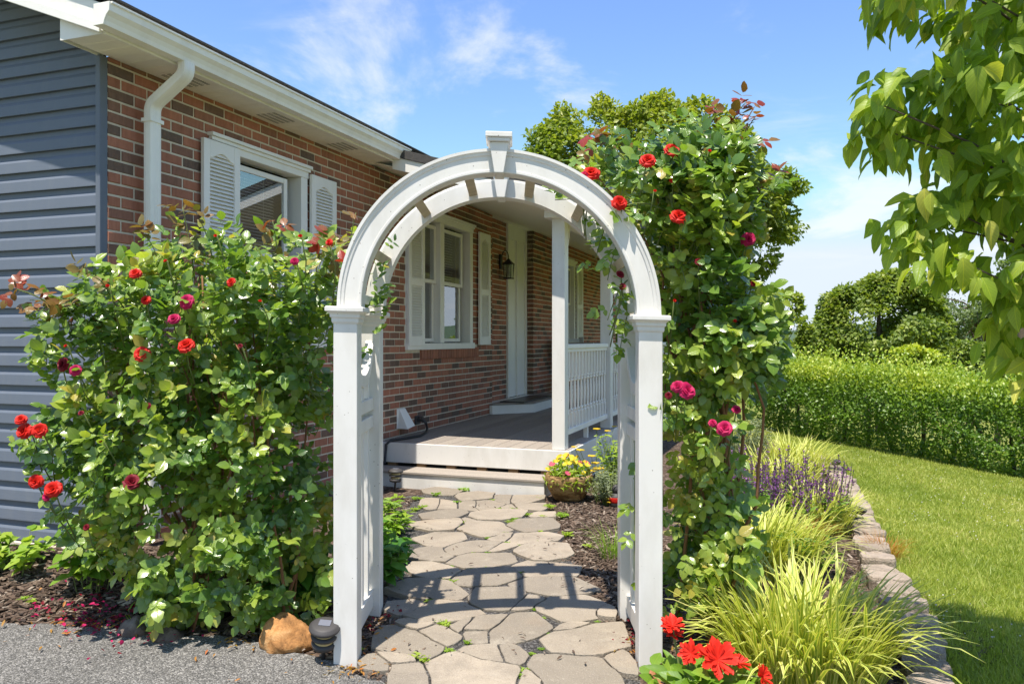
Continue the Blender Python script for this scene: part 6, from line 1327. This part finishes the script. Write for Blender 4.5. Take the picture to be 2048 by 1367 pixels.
litter('fallen_petals', 'fallen pink rose petals strewn over the mulch at the left', 'petals', 120, pc, 0.075, T_PETAL, 0.021, mag_p); litter('withered_petals', 'withered dark petals mixed among the pink ones on the mulch', 'petals', 90, pc, 0.08, T_PETAL, 0.02, wine_p); litter('red_petals', 'dark red fallen petals and flecks near the arbor feet', 'petals', 70, [G(x, y)[:2] for x, y in ((780, 1230), (1260, 1290), (1265, 1310), (745, 1250), (230, 1270), (1255, 1270))], 0.05, T_PETAL, 0.02, wine_p)
litter('dry_leaves', 'dry tan leaf litter beside the path and arbor feet', 'leaf litter', 240, [G(x, y)[:2] for x, y in ((735, 1290), (700, 1335), (720, 1345), (760, 1260), (1262, 1300), (1270, 1330), (690, 1325), (820, 1170), (200, 1260), (120, 1250), (480, 1290))], 0.07, T_LANCE, 0.03, sedge_leaf[1], 0.4)
litter('bark_bits', 'scattered bark bits lying on the flagstones', 'mulch', 130, [(-0.3, 6.2), (-0.5, 5.6), (-0.4, 5.0), (-0.55, 4.6), (0.2, 5.2), (0.25, 4.7), (-0.45, 4.1), (0.3, 4.3), (0.1, 3.4), (-0.4, 3.4)], 0.14, T_LANCE, 0.028, chip_m, 0.45, 0.034)
litter('drive_debris', 'few stray dry leaf bits on the grey asphalt', 'leaf litter', 16, [(-1.2, 3.3), (-1.6, 3.35), (-0.9, 3.2), (-2.0, 3.45)], 0.12, T_LANCE, 0.025, sedge_leaf[1], 0.7, 0.02)
weed_spots = [(835,1003,26),(845,1020,22),(872,995,26),(912,1010,22),(865,1040,18),(918,1060,16),(925,1050,16),(985,1005,12),(1000,1024,18),(1025,1024,20),(1078,1003,18),(1100,1020,30),(1055,1035,18),(1085,1038,18),(1030,1045,22),(1020,1050,20),(1125,1038,34),(1133,1076,30),(1176,1099,24),(1080,1069,14),(1010,1072,14),(975,1083,14),(1015,1092,14),(1037,1098,16),(945,1112,12),(975,1112,12),(1078,1090,12),(905,1140,14),(940,1145,16),(970,1143,14),(1042,1153,14),(885,1168,22),(905,1172,24),(860,1210,26),(820,1240,20),(890,1258,30),(880,1254,24),(1070,1228,18),(1085,1245,18),(835,1325,40),(850,1330,30),(900,1312,26),(935,1295,22),(1050,1350,26),(1045,1362,22),(1065,1318,18),(1082,1308,16),(1095,1276,16),(1195,1252,14),(720,1310,22),(928,985,30),(1075,992,20),(1130,1004,10),(50,1205,26),(65,1210,22),(790,1015,26),(830,1025,22),(800,1000,20)]
wlab = 'small bright green weed sprouting from a joint of the path or bed'
def weed_label(px, py):
    if px < 100: return 'low lime green weed on the open mulch at the far left'
    if px > 1115 and py > 1030: return 'fresh green weed growing on the mulch right of the path'
    if px < 815 and py < 1030: return 'weed sprig in the bed left of the path near the step light'
    if px < 740: return 'tiny weed at the inner foot of the left arbor post'
    band = 'nearest the porch step' if py < 1030 else 'in the upper half of the path' if py < 1120 else 'just beyond the arch shadow' if py < 1190 else 'inside the arbor under the arch shadow' if py < 1265 else 'in front of the arbor at the near end'
    mid = 935 if py < 1120 else 960
    return 'small green weed between flagstones ' + band + (', left side' if px < mid else ', right side')
wm = []
for v in range(5):
    n = 40; a = rng.uniform(0, 6.283, n); rw = 0.55 * np.sqrt(rng.random(n)); aw = rng.uniform(0, 6.283, n); T = np.stack([rw * np.cos(aw), rw * np.sin(aw), np.abs(rng.normal(0, 0.10, n))], 1); V, Fs, UV = T_LANCE; M = basis(nrm(np.stack([np.cos(a), np.sin(a), rng.uniform(0.0, 1.0, n)], 1)), nrm(UP + rng.normal(0, .3, (n, 3))), rng.uniform(0.4, 0.8, n), rng.uniform(0.5, 1.0, n)); W_ = np.einsum('kij,vj->kvi', M, V) + T[:, None, :]
    wm.append(np_mesh('weed', W_.reshape(-1, 3), faces=[tuple(i + k * len(V) for i in f) for k in range(n) for f in Fs], mat=bright_leaf[0], uv=np.tile(UV, (n, 1)), smooth=True))
for k, (px, py, w) in enumerate(weed_spots):
    b0 = G(px, py); s_ = w * b0[1] / F * 0.55; o = place('weed', wm[k % 5], None, b0 + [0, 0, 0.022], (0, 0, rng.uniform(0, 6)), (s_, s_, s_ * 0.8)); o.color = (float(np.clip(rng.normal(0.75, 0.2), 0, 1)), 0, 0, 1); props(o, weed_label(px, py), 'weed', 'weeds in the path joints')
